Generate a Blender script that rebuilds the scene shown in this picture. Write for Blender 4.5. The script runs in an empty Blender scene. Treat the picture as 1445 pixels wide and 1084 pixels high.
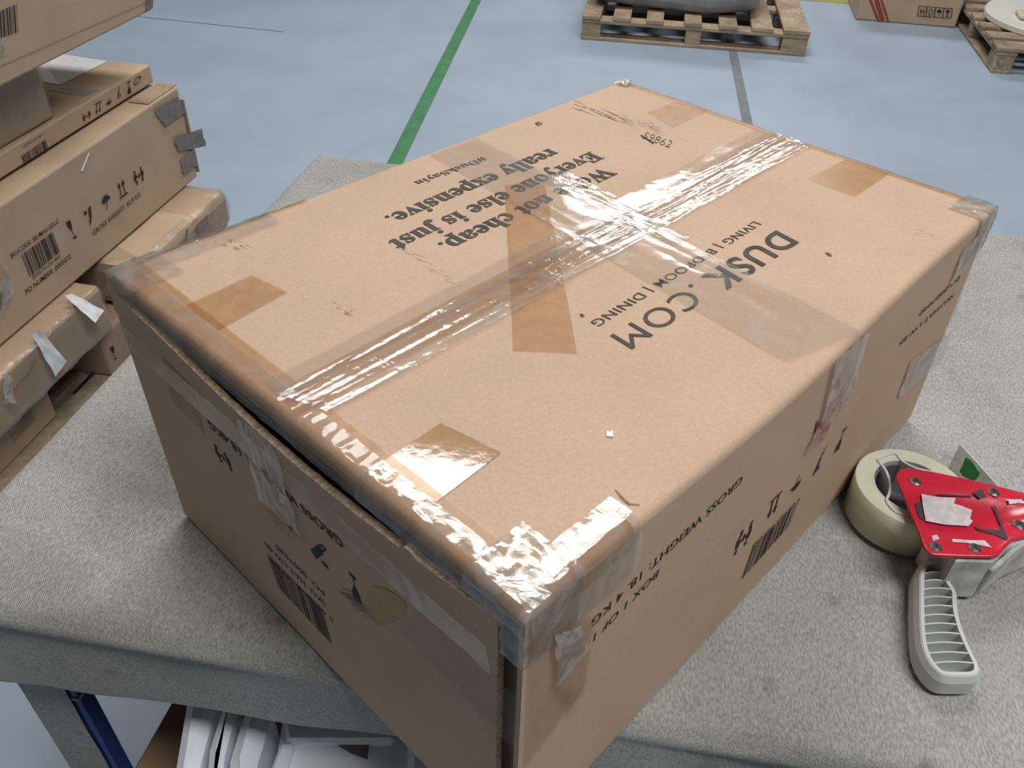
import bpy, bmesh, math, random
from mathutils import Vector, Matrix, noise
random.seed(7)
SC = bpy.context.scene
COL = SC.collection

# ------------------------------------------------------------------ camera
F_PX, W_PX, H_PX = 1180.0, 1445.0, 1084.0
CAM = Vector((0.039059, -0.280611, 1.40473))
RW = Matrix(((0.979062, 0.201809, 0.026653), (-0.147353, 0.612281, 0.776788), (0.140443, -0.764451, 0.629198)))
cd = bpy.data.cameras.new('camera'); cam = bpy.data.objects.new('camera', cd); COL.objects.link(cam)
cd.sensor_fit = 'HORIZONTAL'; cd.sensor_width = 36.0; cd.lens = 36.0 * F_PX / W_PX
cd.clip_start = 0.02; cd.clip_end = 100
cam.matrix_world = Matrix.Translation(CAM) @ RW.transposed().to_4x4()
SC.camera = cam

# ------------------------------------------------------------------ world, lamps, exposure
SC.view_settings.view_transform = 'Standard'; SC.view_settings.look = 'None'
SC.view_settings.gamma = 1.0; SC.view_settings.use_curve_mapping = False
SC.view_settings.exposure = 0.0
SC.cycles.transparent_max_bounces = 32
wd = bpy.data.worlds.new('warehouse_ambient'); SC.world = wd; wd.use_nodes = True
bg = wd.node_tree.nodes['Background']; bg.inputs[0].default_value = (1.0, 1.0, 1.0, 1); bg.inputs[1].default_value = 0.2

def area(name, loc, sx, sy, power, col=(1, 0.985, 0.96)):
    ld = bpy.data.lights.new(name, 'AREA'); ld.shape = 'RECTANGLE'; ld.size = sx; ld.size_y = sy
    ld.energy = power; ld.color = col
    o = bpy.data.objects.new(name, ld); COL.objects.link(o); o.location = loc
    return o
# ceiling lamps of the hall, in the ceiling plane and facing straight down: one mirrored in the glossy tape near the
# close corner, one glinting in the film where the tapes cross, one on the right from where the tape gun's shadow falls
for nm_, x_, y_ in (('roof_light_middle_offscreen', -0.8, 3.45), ('roof_light_far_offscreen', 0.4, 8.7), ('roof_light_right_offscreen', 1.9, -0.6)):
    area(nm_, (x_, y_, 5.0), 2.9, 1.25, 190, (1, 0.985, 0.965))

# ------------------------------------------------------------------ pixel helpers
def ray(u, v):
    return (RW.transposed() @ Vector(((u - W_PX / 2) / F_PX, -(v - H_PX / 2) / F_PX, -1.0))).normalized()
def onplane(p, P0, n):
    d = ray(*p); return CAM + d * ((P0 - CAM).dot(n) / d.dot(n))
def onz(p, z): return onplane(p, Vector((0, 0, z)), Vector((0, 0, 1)))
def onx(p, x): return onplane(p, Vector((x, 0, 0)), Vector((1, 0, 0)))
def ony(p, y): return onplane(p, Vector((0, y, 0)), Vector((0, 1, 0)))
def crop(ox, oy, s):
    return lambda x, y: (ox + x / s, oy + y / s)

# ------------------------------------------------------------------ object helpers
def lin(r, g, b):
    f = lambda c: (c / 255 / 12.92) if c / 255 <= 0.04045 else ((c / 255 + 0.055) / 1.055) ** 2.4
    return (f(r), f(g), f(b), 1)
def tag(o, label, cat, group=None):
    o['label'] = label; o['category'] = cat
    if group: o['group'] = group
    return o
def thing(name, label, cat, loc=(0, 0, 0), rz=0, group=None):
    o = bpy.data.objects.new(name, None); COL.objects.link(o); o.location = loc; o.rotation_euler = (0, 0, rz)
    o.empty_display_size = 0.05
    bpy.context.view_layer.update()
    return tag(o, label, cat, group)
def adopt(o, parent):
    if parent is not None:
        o.parent = parent
        o.matrix_parent_inverse = Matrix.Identity(4)
    return o
def world_of(o):
    M = Matrix.Identity(4)
    while o is not None:
        M = (Matrix.LocRotScale(o.location, o.rotation_euler, o.scale)) @ M
        o = o.parent
    return M
def mesh(name, verts, faces, mat, parent=None, smooth=False, world=True, mats=None, fm=None):
    """world=True: verts are world coordinates; they are stored in the parent's space"""
    me = bpy.data.meshes.new(name)
    if world and parent is not None:
        Mi = world_of(parent).inverted(); verts = [Mi @ Vector(v) for v in verts]
    me.from_pydata([tuple(v) for v in verts], [], faces)
    for m in (mats or [mat]): me.materials.append(m)
    if fm:
        for p, i in zip(me.polygons, fm): p.material_index = i
    if smooth:
        for p in me.polygons: p.use_smooth = True
    me.update()
    o = bpy.data.objects.new(name, me); COL.objects.link(o)
    return adopt(o, parent)
def bm_obj(name, bm, mat, parent=None, smooth=False, world=True, recalc=True):
    if recalc: bmesh.ops.recalc_face_normals(bm, faces=bm.faces)
    if world and parent is not None: bm.transform(world_of(parent).inverted())
    me = bpy.data.meshes.new(name); bm.to_mesh(me); bm.free(); me.materials.append(mat)
    if smooth:
        for p in me.polygons: p.use_smooth = True
    o = bpy.data.objects.new(name, me); COL.objects.link(o)
    return adopt(o, parent)
HEXF = [(0, 3, 2, 1), (4, 5, 6, 7), (0, 1, 5, 4), (1, 2, 6, 5), (2, 3, 7, 6), (3, 0, 4, 7)]
def hexa(b, t):
    """bmesh of a hexahedron, b and t: four corners each, same order"""
    bm = bmesh.new(); vs = [bm.verts.new(v) for v in list(b) + list(t)]
    for f in HEXF: bm.faces.new([vs[i] for i in f])
    bmesh.ops.recalc_face_normals(bm, faces=bm.faces)
    return bm
def boxbm(x0, x1, y0, y1, z0, z1):
    q = [(x0, y0), (x1, y0), (x1, y1), (x0, y1)]
    return hexa([(*p, z0) for p in q], [(*p, z1) for p in q])
def bevel(bm, w, seg=2, edges=None):
    bmesh.ops.bevel(bm, geom=list(edges or bm.edges), offset=w, segments=seg, affect='EDGES', profile=0.5)
    return bm
def rough_up(bm, amp, scale, cuts=0, seed=0.0):
    if cuts: bmesh.ops.subdivide_edges(bm, edges=bm.edges, cuts=cuts, use_grid_fill=True)
    for v in bm.verts:
        n = noise.noise_vector(v.co * scale + Vector((seed, seed * 1.7, 0)))
        v.co += n * amp
    return bm
def prism(poly, z0, z1, bev=0, seg=2):
    """poly: world xy points"""
    bm = bmesh.new()
    bot = [bm.verts.new((p[0], p[1], z0)) for p in poly]; top = [bm.verts.new((p[0], p[1], z1)) for p in poly]
    n = len(poly); bm.faces.new(bot[::-1]); tf = bm.faces.new(top)
    for i in range(n): bm.faces.new((bot[i], bot[(i + 1) % n], top[(i + 1) % n], top[i]))
    bmesh.ops.recalc_face_normals(bm, faces=bm.faces)
    if bev: bevel(bm, bev, seg, [e for e in tf.edges])
    return bm

# ------------------------------------------------------------------ materials
def mat_new(name):
    m = bpy.data.materials.new(name); m.use_nodes = True
    nt = m.node_tree; nt.nodes.clear()
    out = nt.nodes.new('ShaderNodeOutputMaterial')
    return m, nt, out
def N(nt, kind, **kw):
    n = nt.nodes.new(kind)
    for k, v in kw.items(): setattr(n, k, v)
    return n
def ramp(nt, fac, stops):
    r = N(nt, 'ShaderNodeValToRGB')
    while len(r.color_ramp.elements) < len(stops): r.color_ramp.elements.new(0.5)
    for e, (p, c) in zip(r.color_ramp.elements, stops): e.position = p; e.color = c
    nt.links.new(fac, r.inputs[0]); return r.outputs[0]
def scale_col(c, k): return (min(c[0] * k, 1), min(c[1] * k, 1), min(c[2] * k, 1), 1)
def principled(name, col, rough=0.6, metal=0.0, var=0.0, vscale=8.0, bump=0.0, bscale=200.0, stretch=(1, 1, 1), spec=0.5, fine=0.0, fscale=300, trans=0.0, coat=0.0):
    m, nt, out = mat_new(name)
    b = N(nt, 'ShaderNodeBsdfPrincipled'); nt.links.new(b.outputs[0], out.inputs[0])
    b.inputs['Base Color'].default_value = col; b.inputs['Roughness'].default_value = rough
    b.inputs['Metallic'].default_value = metal; b.inputs['Specular IOR Level'].default_value = spec
    b.inputs['Transmission Weight'].default_value = trans; b.inputs['Coat Weight'].default_value = coat
    tc = N(nt, 'ShaderNodeTexCoord'); mp = N(nt, 'ShaderNodeMapping'); mp.inputs['Scale'].default_value = stretch
    nt.links.new(tc.outputs['Object'], mp.inputs[0])
    if var:
        nz = N(nt, 'ShaderNodeTexNoise'); nz.inputs['Scale'].default_value = vscale; nz.inputs['Detail'].default_value = 6
        nt.links.new(mp.outputs[0], nz.inputs[0])
        cr = ramp(nt, nz.outputs[0], [(0.3, scale_col(col, 1 - var)), (0.7, scale_col(col, 1 + var))])
        if fine:
            n2 = N(nt, 'ShaderNodeTexNoise'); n2.inputs['Scale'].default_value = fscale; n2.inputs['Detail'].default_value = 3
            nt.links.new(mp.outputs[0], n2.inputs[0])
            g = ramp(nt, n2.outputs[0], [(0.3, (1 - fine,) * 3 + (1,)), (0.7, (1 + fine,) * 3 + (1,))])
            mx = N(nt, 'ShaderNodeMix', data_type='RGBA', blend_type='MULTIPLY'); mx.inputs[0].default_value = 1
            nt.links.new(cr, mx.inputs[6]); nt.links.new(g, mx.inputs[7]); cr = mx.outputs[2]
        nt.links.new(cr, b.inputs['Base Color'])
    if bump:
        n3 = N(nt, 'ShaderNodeTexNoise'); n3.inputs['Scale'].default_value = bscale; n3.inputs['Detail'].default_value = 4
        nt.links.new(mp.outputs[0], n3.inputs[0])
        bp = N(nt, 'ShaderNodeBump'); bp.inputs['Strength'].default_value = bump; bp.inputs['Distance'].default_value = 0.01
        nt.links.new(n3.outputs[0], bp.inputs['Height']); nt.links.new(bp.outputs[0], b.inputs['Normal'])
    return m
def film_mat(name, tint, gloss=0.12, milk=0.0, rough=0.06, bump=0.3, bscale=40, stretch=(1, 1, 1), ior=1.5, body=(0.72, 0.72, 0.7, 1)):
    """clear plastic film: lets light through, a little milky, with a Fresnel gloss over wrinkles"""
    m, nt, out = mat_new(name)
    tr = N(nt, 'ShaderNodeBsdfTransparent'); tr.inputs[0].default_value = tint
    df = N(nt, 'ShaderNodeBsdfDiffuse'); df.inputs[0].default_value = body
    gl = N(nt, 'ShaderNodeBsdfGlossy'); gl.inputs['Roughness'].default_value = rough
    fr = N(nt, 'ShaderNodeFresnel'); fr.inputs[0].default_value = ior
    tc = N(nt, 'ShaderNodeTexCoord'); mp = N(nt, 'ShaderNodeMapping'); mp.inputs['Scale'].default_value = stretch
    nt.links.new(tc.outputs['Object'], mp.inputs[0])
    nz = N(nt, 'ShaderNodeTexNoise'); nz.inputs['Scale'].default_value = bscale; nz.inputs['Detail'].default_value = 5; nz.inputs['Distortion'].default_value = 0.6
    nt.links.new(mp.outputs[0], nz.inputs[0])
    bp = N(nt, 'ShaderNodeBump'); bp.inputs['Strength'].default_value = bump; bp.inputs['Distance'].default_value = 0.004
    nt.links.new(nz.outputs[0], bp.inputs['Height'])
    for s in (gl, fr): nt.links.new(bp.outputs[0], s.inputs['Normal'])
    m1 = N(nt, 'ShaderNodeMixShader'); m2 = N(nt, 'ShaderNodeMixShader')
    if milk:
        rr = N(nt, 'ShaderNodeMapRange'); rr.inputs[1].default_value = 0.35; rr.inputs[2].default_value = 0.7; rr.inputs[3].default_value = milk * 0.4; rr.inputs[4].default_value = min(milk * 1.5, 1)
        nt.links.new(nz.outputs[0], rr.inputs[0]); nt.links.new(rr.outputs[0], m1.inputs[0])
    else: m1.inputs[0].default_value = 0
    nt.links.new(tr.outputs[0], m1.inputs[1]); nt.links.new(df.outputs[0], m1.inputs[2])
    ad = N(nt, 'ShaderNodeMath', operation='MULTIPLY'); ad.inputs[1].default_value = gloss * 10
    mn = N(nt, 'ShaderNodeMath', operation='MINIMUM'); mn.inputs[1].default_value = 0.32
    nt.links.new(fr.outputs[0], ad.inputs[0]); nt.links.new(ad.outputs[0], mn.inputs[0]); nt.links.new(mn.outputs[0], m2.inputs[0])
    nt.links.new(m1.outputs[0], m2.inputs[1]); nt.links.new(gl.outputs[0], m2.inputs[2])
    nt.links.new(m2.outputs[0], out.inputs[0])
    return m

KR = (0.50, 0.355, 0.250, 1)
M = {}
M['kraft'] = principled('kraft_cardboard', KR, 0.75, var=0.05, vscale=9, fine=0.06, fscale=420, bump=0.05, bscale=500, spec=0.25)
M['kraft_dull'] = principled('dull_cardboard', (0.46, 0.335, 0.232, 1), 0.75, var=0.09, vscale=7, fine=0.05, fscale=300, bump=0.05, bscale=300, spec=0.25)
M['kraft_in'] = principled('bare_corrugated_board', (0.46, 0.33, 0.23, 1), 0.9, var=0.1, vscale=30, spec=0.1)
M['kraft_edge'] = principled('cut_board_edge', (0.36, 0.27, 0.19, 1), 0.9, var=0.35, vscale=220, bump=0.5, bscale=400, spec=0.1)
M['ink'] = principled('black_print', (0.035, 0.03, 0.028, 1), 0.7, var=0.25, vscale=60, spec=0.2)
M['ink_grey'] = principled('soft_black_print', (0.075, 0.062, 0.052, 1), 0.7, var=0.25, vscale=60, spec=0.2)
M['ink_faint'] = principled('faint_grey_print', (0.27, 0.195, 0.145, 1), 0.8, var=0.25, vscale=60, spec=0.2)
M['stain'] = principled('yellow_stain', (0.44, 0.32, 0.17, 1), 0.8, var=0.1, vscale=60, spec=0.2)
M['red_print'] = principled('red_print', (0.30, 0.06, 0.04, 1), 0.8, var=0.2, vscale=40, spec=0.2)
M['brown_tape'] = film_mat('brown_packing_tape', (0.925, 0.84, 0.73, 1), 0.04, 0.14, 0.25, 0.06, 60, body=(0.42, 0.26, 0.13, 1))
M['brown_tape_gloss'] = principled('smooth_brown_tape', (0.36, 0.215, 0.11, 1), 0.06, var=0.10, vscale=60, bump=0.008, bscale=120, spec=0.8)
M['film'] = film_mat('clear_tape', (0.955, 0.945, 0.935, 1), 0.075, 0.09, 0.09, 0.08, 30)
M['film_crumple'] = film_mat('crumpled_clear_film', (0.97, 0.965, 0.955, 1), 0.13, 0.11, 0.09, 0.22, 60)
M['film_milk'] = film_mat('whitened_clear_tape', (0.88, 0.86, 0.83, 1), 0.12, 0.26, 0.15, 0.3, 60)
M['film_dull'] = film_mat('dull_clear_tape', (0.95, 0.93, 0.91, 1), 0.022, 0.02, 0.25, 0.1, 40)
M['film_wrap'] = film_mat('loose_stretch_film', (0.95, 0.94, 0.93, 1), 0.075, 0.03, 0.07, 1.0, 26, stretch=(1, 2.2, 0.8))
M['label_worn'] = principled('worn_label_paper', (0.56, 0.50, 0.52, 1), 0.5, var=0.2, vscale=90)
M['white_tape'] = principled('white_tape', (0.55, 0.56, 0.56, 1), 0.35, var=0.08, vscale=30)
M['grey_tape'] = principled('grey_tape', (0.17, 0.15, 0.135, 1), 0.4, var=0.2, vscale=40, bump=0.2, bscale=60)
M['paper'] = principled('white_paper', (0.84, 0.85, 0.88, 1), 0.6)
M['wood'] = principled('pallet_wood', (0.36, 0.275, 0.19, 1), 0.85, var=0.3, vscale=6, stretch=(1, 1, 8), fine=0.2, fscale=60, bump=0.3, bscale=40, spec=0.2)
M['wood_grey'] = principled('weathered_pallet_wood', (0.30, 0.235, 0.17, 1), 0.85, var=0.35, vscale=7, fine=0.2, fscale=60, bump=0.3, bscale=40, spec=0.2)
M['wood_dark'] = principled('dark_stained_wood', (0.22, 0.14, 0.085, 1), 0.8, var=0.3, vscale=9, bump=0.2, bscale=50, spec=0.2)
M['blue'] = principled('blue_painted_steel', (0.02, 0.045, 0.18, 1), 0.4, var=0.1, vscale=20)
M['eps'] = principled('white_polystyrene', (0.86, 0.91, 0.97, 1), 0.75, var=0.03, vscale=20, bump=0.06, bscale=250, spec=0.2)
M['green_paint'] = principled('green_floor_paint', (0.06, 0.20, 0.09, 1), 0.5, var=0.15, vscale=14)
M['yellow_paint'] = principled('yellow_green_floor_paint', (0.30, 0.30, 0.06, 1), 0.5, var=0.15, vscale=14)
M['joint'] = principled('grey_joint_filler', (0.17, 0.19, 0.21, 1), 0.8, var=0.15, vscale=20)
M['crack'] = principled('dark_joint_line', (0.16, 0.175, 0.19, 1), 0.8)
M['sack'] = principled('grey_plastic_wrap', (0.27, 0.28, 0.30, 1), 0.28, var=0.2, vscale=5, bump=0.6, bscale=12)
M['offwhite'] = principled('off_white_board', (0.62, 0.62, 0.55, 1), 0.5, var=0.05, vscale=6)
M['red_paint'] = principled('red_painted_metal', (0.56, 0.02, 0.045, 1), 0.22, var=0.1, vscale=40, bump=0.04, bscale=60, spec=0.6)
M['grey_plastic'] = principled('pale_grey_plastic', (0.54, 0.555, 0.54, 1), 0.45, var=0.07, vscale=25, bump=0.04, bscale=120)
M['grey_plastic_dirty'] = principled('soiled_grey_plastic', (0.46, 0.475, 0.465, 1), 0.45, var=0.35, vscale=45)
M['hub'] = principled('dark_grey_plastic', (0.13, 0.135, 0.15, 1), 0.4)
M['roll'] = principled('wound_clear_tape', (0.55, 0.56, 0.40, 1), 0.2, var=0.04, vscale=30, stretch=(1, 1, 6), spec=0.6)
M['roll_edge'] = principled('wound_tape_edge', (0.60, 0.61, 0.47, 1), 0.3, var=0.04, vscale=30)
M['core'] = principled('cardboard_core', (0.55, 0.55, 0.48, 1), 0.6)
M['chrome'] = principled('bright_screw_metal', (0.75, 0.75, 0.75, 1), 0.2, metal=1.0)
M['black'] = principled('black_scuff', (0.05, 0.035, 0.04, 1), 0.6)
M['green_label'] = principled('green_sticker', (0.01, 0.36, 0.06, 1), 0.35)
M['clear'] = film_mat('clear_hard_plastic', (0.82, 0.83, 0.80, 1), 0.12, 0.12, 0.05, 0.15, 40)
M['beige'] = principled('beige_plastic', (0.55, 0.50, 0.36, 1), 0.5)

def burlap():
    m, nt, out = mat_new('grey_burlap')
    b = N(nt, 'ShaderNodeBsdfPrincipled'); nt.links.new(b.outputs[0], out.inputs[0])
    b.inputs['Roughness'].default_value = 0.95; b.inputs['Specular IOR Level'].default_value = 0.1
    tc = N(nt, 'ShaderNodeTexCoord')
    nz = N(nt, 'ShaderNodeTexNoise'); nz.inputs['Scale'].default_value = 3.2; nz.inputs['Detail'].default_value = 9; nz.inputs['Roughness'].default_value = 0.62
    nt.links.new(tc.outputs['Object'], nz.inputs[0])
    c0 = ramp(nt, nz.outputs[0], [(0.28, (0.25, 0.242, 0.218, 1)), (0.5, (0.345, 0.345, 0.325, 1)), (0.75, (0.40, 0.402, 0.386, 1))])
    mp = N(nt, 'ShaderNodeMapping'); mp.inputs['Scale'].default_value = (1, 0.35, 1); nt.links.new(tc.outputs['Object'], mp.inputs[0])
    n2 = N(nt, 'ShaderNodeTexNoise'); n2.inputs['Scale'].default_value = 520; n2.inputs['Detail'].default_value = 2
    nt.links.new(mp.outputs[0], n2.inputs[0])
    c1 = ramp(nt, n2.outputs[0], [(0.3, (0.72, 0.72, 0.72, 1)), (0.7, (1.25, 1.25, 1.25, 1))])
    wv = N(nt, 'ShaderNodeTexWave', wave_type='BANDS', bands_direction='DIAGONAL'); wv.inputs['Scale'].default_value = 240; wv.inputs['Distortion'].default_value = 2.5; wv.inputs['Detail'].default_value = 2; wv.inputs['Detail Scale'].default_value = 1.0
    nt.links.new(tc.outputs['Object'], wv.inputs[0])
    c2 = ramp(nt, wv.outputs[0], [(0.1, (0.92, 0.92, 0.92, 1)), (0.9, (1.05, 1.05, 1.05, 1))])
    # dark soiling spots
    n4 = N(nt, 'ShaderNodeTexNoise'); n4.inputs['Scale'].default_value = 22; n4.inputs['Detail'].default_value = 4
    nt.links.new(tc.outputs['Object'], n4.inputs[0])
    c3 = ramp(nt, n4.outputs[0], [(0.22, (0.62, 0.62, 0.62, 1)), (0.36, (1, 1, 1, 1))])
    cur = c0
    for c in (c1, c2, c3):
        mx = N(nt, 'ShaderNodeMix', data_type='RGBA', blend_type='MULTIPLY'); mx.inputs[0].default_value = 1
        nt.links.new(cur, mx.inputs[6]); nt.links.new(c, mx.inputs[7]); cur = mx.outputs[2]
    nt.links.new(cur, b.inputs['Base Color'])
    ad = N(nt, 'ShaderNodeMath', operation='ADD'); nt.links.new(n2.outputs[0], ad.inputs[0]); nt.links.new(wv.outputs[0], ad.inputs[1])
    bp = N(nt, 'ShaderNodeBump'); bp.inputs['Strength'].default_value = 0.35; bp.inputs['Distance'].default_value = 0.002
    nt.links.new(ad.outputs[0], bp.inputs['Height']); nt.links.new(bp.outputs[0], b.inputs['Normal'])
    return m
M['burlap'] = burlap()

def floor_mat():
    m, nt, out = mat_new('pale_blue_grey_floor_paint')
    b = N(nt, 'ShaderNodeBsdfPrincipled'); nt.links.new(b.outputs[0], out.inputs[0])
    tc = N(nt, 'ShaderNodeTexCoord')
    nz = N(nt, 'ShaderNodeTexNoise'); nz.inputs['Scale'].default_value = 1.6; nz.inputs['Detail'].default_value = 8; nz.inputs['Roughness'].default_value = 0.6
    nt.links.new(tc.outputs['Object'], nz.inputs[0])
    c0 = ramp(nt, nz.outputs[0], [(0.3, (0.285, 0.345, 0.425, 1)), (0.55, (0.325, 0.388, 0.475, 1)), (0.8, (0.345, 0.41, 0.495, 1))])
    n2 = N(nt, 'ShaderNodeTexNoise'); n2.inputs['Scale'].default_value = 26; n2.inputs['Detail'].default_value = 3
    nt.links.new(tc.outputs['Object'], n2.inputs[0])
    c1 = ramp(nt, n2.outputs[0], [(0.2, (0.6, 0.6, 0.6, 1)), (0.28, (1, 1, 1, 1))])
    mx = N(nt, 'ShaderNodeMix', data_type='RGBA', blend_type='MULTIPLY'); mx.inputs[0].default_value = 0.6
    nt.links.new(c0, mx.inputs[6]); nt.links.new(c1, mx.inputs[7]); nt.links.new(mx.outputs[2], b.inputs['Base Color'])
    rr = N(nt, 'ShaderNodeMapRange'); rr.inputs[3].default_value = 0.35; rr.inputs[4].default_value = 0.6
    nt.links.new(nz.outputs[0], rr.inputs[0]); nt.links.new(rr.outputs[0], b.inputs['Roughness'])
    b.inputs['Specular IOR Level'].default_value = 0.35
    return m
M['floor'] = floor_mat()

# ------------------------------------------------------------------ flat print: polygons, icons, barcodes, text
class Face:
    """a planar face that takes print and tape; z axis out of the face"""
    def __init__(s, P, n, parent):
        s.P = Vector(P); s.n = Vector(n).normalized(); s.parent = parent
    def at(s, p, off=0.0): return onplane(p, s.P, s.n) + s.n * off
ICON = {}
def circ(cx, cy, r, n=12, a0=0, a1=360):
    k = n if abs(a1 - a0) == 360 else n + 1
    return [(cx + r * math.cos(math.radians(a0 + (a1 - a0) * i / n)), cy + r * math.sin(math.radians(a0 + (a1 - a0) * i / n))) for i in range(k)]
def seg(x0, y0, x1, y1, w):
    dx, dy = x1 - x0, y1 - y0; l = math.hypot(dx, dy); nx, ny = -dy / l * w / 2, dx / l * w / 2
    return [(x0 + nx, y0 + ny), (x0 - nx, y0 - ny), (x1 - nx, y1 - ny), (x1 + nx, y1 + ny)]
ICON['glass'] = [[(.12, 1), (.48, 1), (.38, .86), (.54, .8), (.46, .66), (.64, 1), (.88, 1), (.84, .7), (.62, .48), (.38, .48), (.16, .7)], seg(.5, .5, .5, .08, .1), [(.2, .09), (.8, .09), (.88, 0), (.12, 0)]]
ICON['knife'] = [[(.42, .35), (.66, .35), (.74, .92), (.64, 1), (.5, .95)], [(.4, .31), (.62, .31), (.38, 0), (.33, .02)], seg(.02, .72, .3, .92, .08), seg(.02, .92, .3, .72, .08)]
ICON['umbrella'] = [[(0, .5)] + circ(.5, .5, .5, 14, 180, 0)[::1][1:-1] + [(1, .5), (.83, .58), (.67, .5), (.5, .58), (.33, .5), (.17, .58)], seg(.5, .55, .5, .1, .07), circ(.42, .1, .1, 8, 180, 360) + circ(.42, .1, .04, 8, 360, 180)] + [circ(x, y, .035, 6) for x, y in ((.1, 1.0), (.3, 1.12), (.5, 1.08), (.7, 1.12), (.9, 1.0))]
ICON['arrows'] = [seg(0, .04, 1, .04, .08), seg(.27, .04, .27, .75, .1), seg(.73, .04, .73, .75, .1), [(.08, .68), (.46, .68), (.27, 1)], [(.54, .68), (.92, .68), (.73, 1)]]
HL = [(.10, .74), (.24, .77), (.30, .60), (.43, .53), (.42, .44), (.26, .49), (.20, .37), (.31, .2), (.26, 0), (.12, 0), (.17, .18), (.05, .36), (.04, .56)]
ICON['hands'] = [circ(.2, .9, .09, 10), circ(.8, .9, .09, 10), HL, [(1 - x, y) for x, y in HL][::-1], [(.45, .64), (.55, .64), (.55, .34), (.45, .34)]]
def in_frame(fr): return [seg(0, .02, 1, .02, .04), seg(0, .98, 1, .98, .04), seg(.02, 0, .02, 1, .04), seg(.98, 0, .98, 1, .04)]
ICON['ring'] = [circ(.5, .5, .5, 18) [:10] + circ(.5, .5, .4, 18)[:10][::-1], circ(.5, .5, .5, 18, 180, 360) + circ(.5, .5, .4, 18, 360, 180), seg(.2, .2, .8, .8, .08)]
def polys_to(name, face, polys, fn, mat, off):
    vs, fs = [], []
    for p in polys:
        i = len(vs); pts = [fn(*q) for q in p]
        nn = Vector((0, 0, 0))
        for k in range(len(pts)): nn += (pts[k] - pts[0]).cross(pts[(k + 1) % len(pts)] - pts[0])
        if nn.dot(face.n) < 0: pts = pts[::-1]
        vs += [q + face.n * off for q in pts]; fs.append(list(range(i, len(vs))))
    return mesh(name, vs, fs, mat, face.parent)
def icon(kind, face, bl, br, tl, mat='ink', off=0.0006, name='handling_symbol', extra=None):
    A, B, C = face.at(bl), face.at(br), face.at(tl)
    return polys_to(name, face, (extra or []) + ICON[kind], lambda x, y: A + (B - A) * x + (C - A) * y, M[mat], off)
def pxpoly(name, face, polys, mat, off=0.0006):
    return polys_to(name, face, polys, lambda x, y: face.at((x, y)), M[mat], off)
def barcode(face, tl, tr, br, bl, n=42, mat='ink', off=0.0006, seed=1, name='barcode'):
    rnd = random.Random(seed); A, B, C, D = [face.at(p) for p in (tl, tr, br, bl)]
    polys, x = [], 0.0
    ws = []
    for i in range(n): ws.append((rnd.choice((1, 1, 1, 2, 2, 3)), rnd.choice((1, 1, 2, 2, 3))))
    tot = sum(a + b for a, b in ws)
    for a, b in ws:
        polys.append([(x / tot, 0), ((x + a) / tot, 0), ((x + a) / tot, 1), (x / tot, 1)]); x += a + b
    return polys_to(name, face, polys, lambda u, v: (A * (1 - u) + B * u) * (1 - v) + (D * (1 - u) + C * u) * v, M[mat], off)
BOLD = {**{chr(65 + i): chr(0x1D400 + i) for i in range(26)}, **{chr(97 + i): chr(0x1D41A + i) for i in range(26)}}
def text(s, face, start, end, top, mat='ink', off=0.0006, weight=0.0, serif=False, spacing=1.0, name='lettering', sub=None):
    """baseline from start to end pixel, capital height towards the top pixel"""
    cu = bpy.data.curves.new('t', 'FONT'); cu.body = ''.join(BOLD.get(c, c) for c in s) if serif else s
    cu.size = 1.0; cu.offset = weight; cu.resolution_u = 4; cu.space_character = spacing; cu.fill_mode = 'FRONT'
    o = bpy.data.objects.new('t', cu); COL.objects.link(o)
    dg = bpy.context.evaluated_depsgraph_get(); me = bpy.data.meshes.new_from_object(o.evaluated_get(dg))
    bpy.data.objects.remove(o); bpy.data.curves.remove(cu)
    xs = [v.co.x for v in me.vertices]; x0, x1 = min(xs), max(xs)
    cap = 0.727 if not serif else 0.68
    A, B, C = face.at(start), face.at(end), face.at(top)
    vs = [A + (B - A) * ((v.co.x - x0) / (x1 - x0)) + (C - A) * (v.co.y / cap) + face.n * off for v in me.vertices]
    fs = [list(p.vertices) for p in me.polygons]; bpy.data.meshes.remove(me)
    if fs:
        a, b, c = [vs[i] for i in fs[0][:3]]
        if (b - a).cross(c - a).dot(face.n) < 0: fs = [f[::-1] for f in fs]
    return mesh(name, vs, fs, M[mat], face.parent)
def sheet(name, face, quad, mat, off=0.001, nu=2, nv=2, amp=0.0, fu=4.0, fv=20.0, jag=0.0, seed=0, mode='ridge'):
    """tape or film on a face: quad = four pixels (u from q0 to q1, v from q0 to q3), wrinkled by amp"""
    q = [face.at(p) for p in quad]; vs, fs = [], []
    rnd = random.Random(seed)
    j0 = [rnd.uniform(-1, 1) * jag for _ in range(nv + 1)]; j1 = [rnd.uniform(-1, 1) * jag for _ in range(nv + 1)]
    for j in range(nv + 1):
        for i in range(nu + 1):
            u, v = i / nu, j / nv
            u = (u * (1 + j1[j] - j0[j]) + j0[j]) if jag else u
            P = (q[0] * (1 - u) + q[1] * u) * (1 - v) + (q[3] * (1 - u) + q[2] * u) * v
            h = 0
            if amp:
                t = noise.noise(Vector((u * fu + seed * 3.1, v * fv + seed, seed * 0.7)))
                h = amp * ((1 - abs(t) * 2.2) if mode == 'ridge' else (t + 0.5)); h = max(h, 0)
            vs.append(P + face.n * (off + h))
    for j in range(nv):
        for i in range(nu):
            k = j * (nu + 1) + i; fs.append((k, k + 1, k + nu + 2, k + nu + 1))
    a, b, c = vs[fs[0][0]], vs[fs[0][1]], vs[fs[0][2]]
    if (b - a).cross(c - a).dot(face.n) < 0: fs = [f[::-1] for f in fs]
    return mesh(name, vs, fs, M[mat], face.parent, smooth=bool(amp))
def kids(o, *parts):
    return parts

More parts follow.
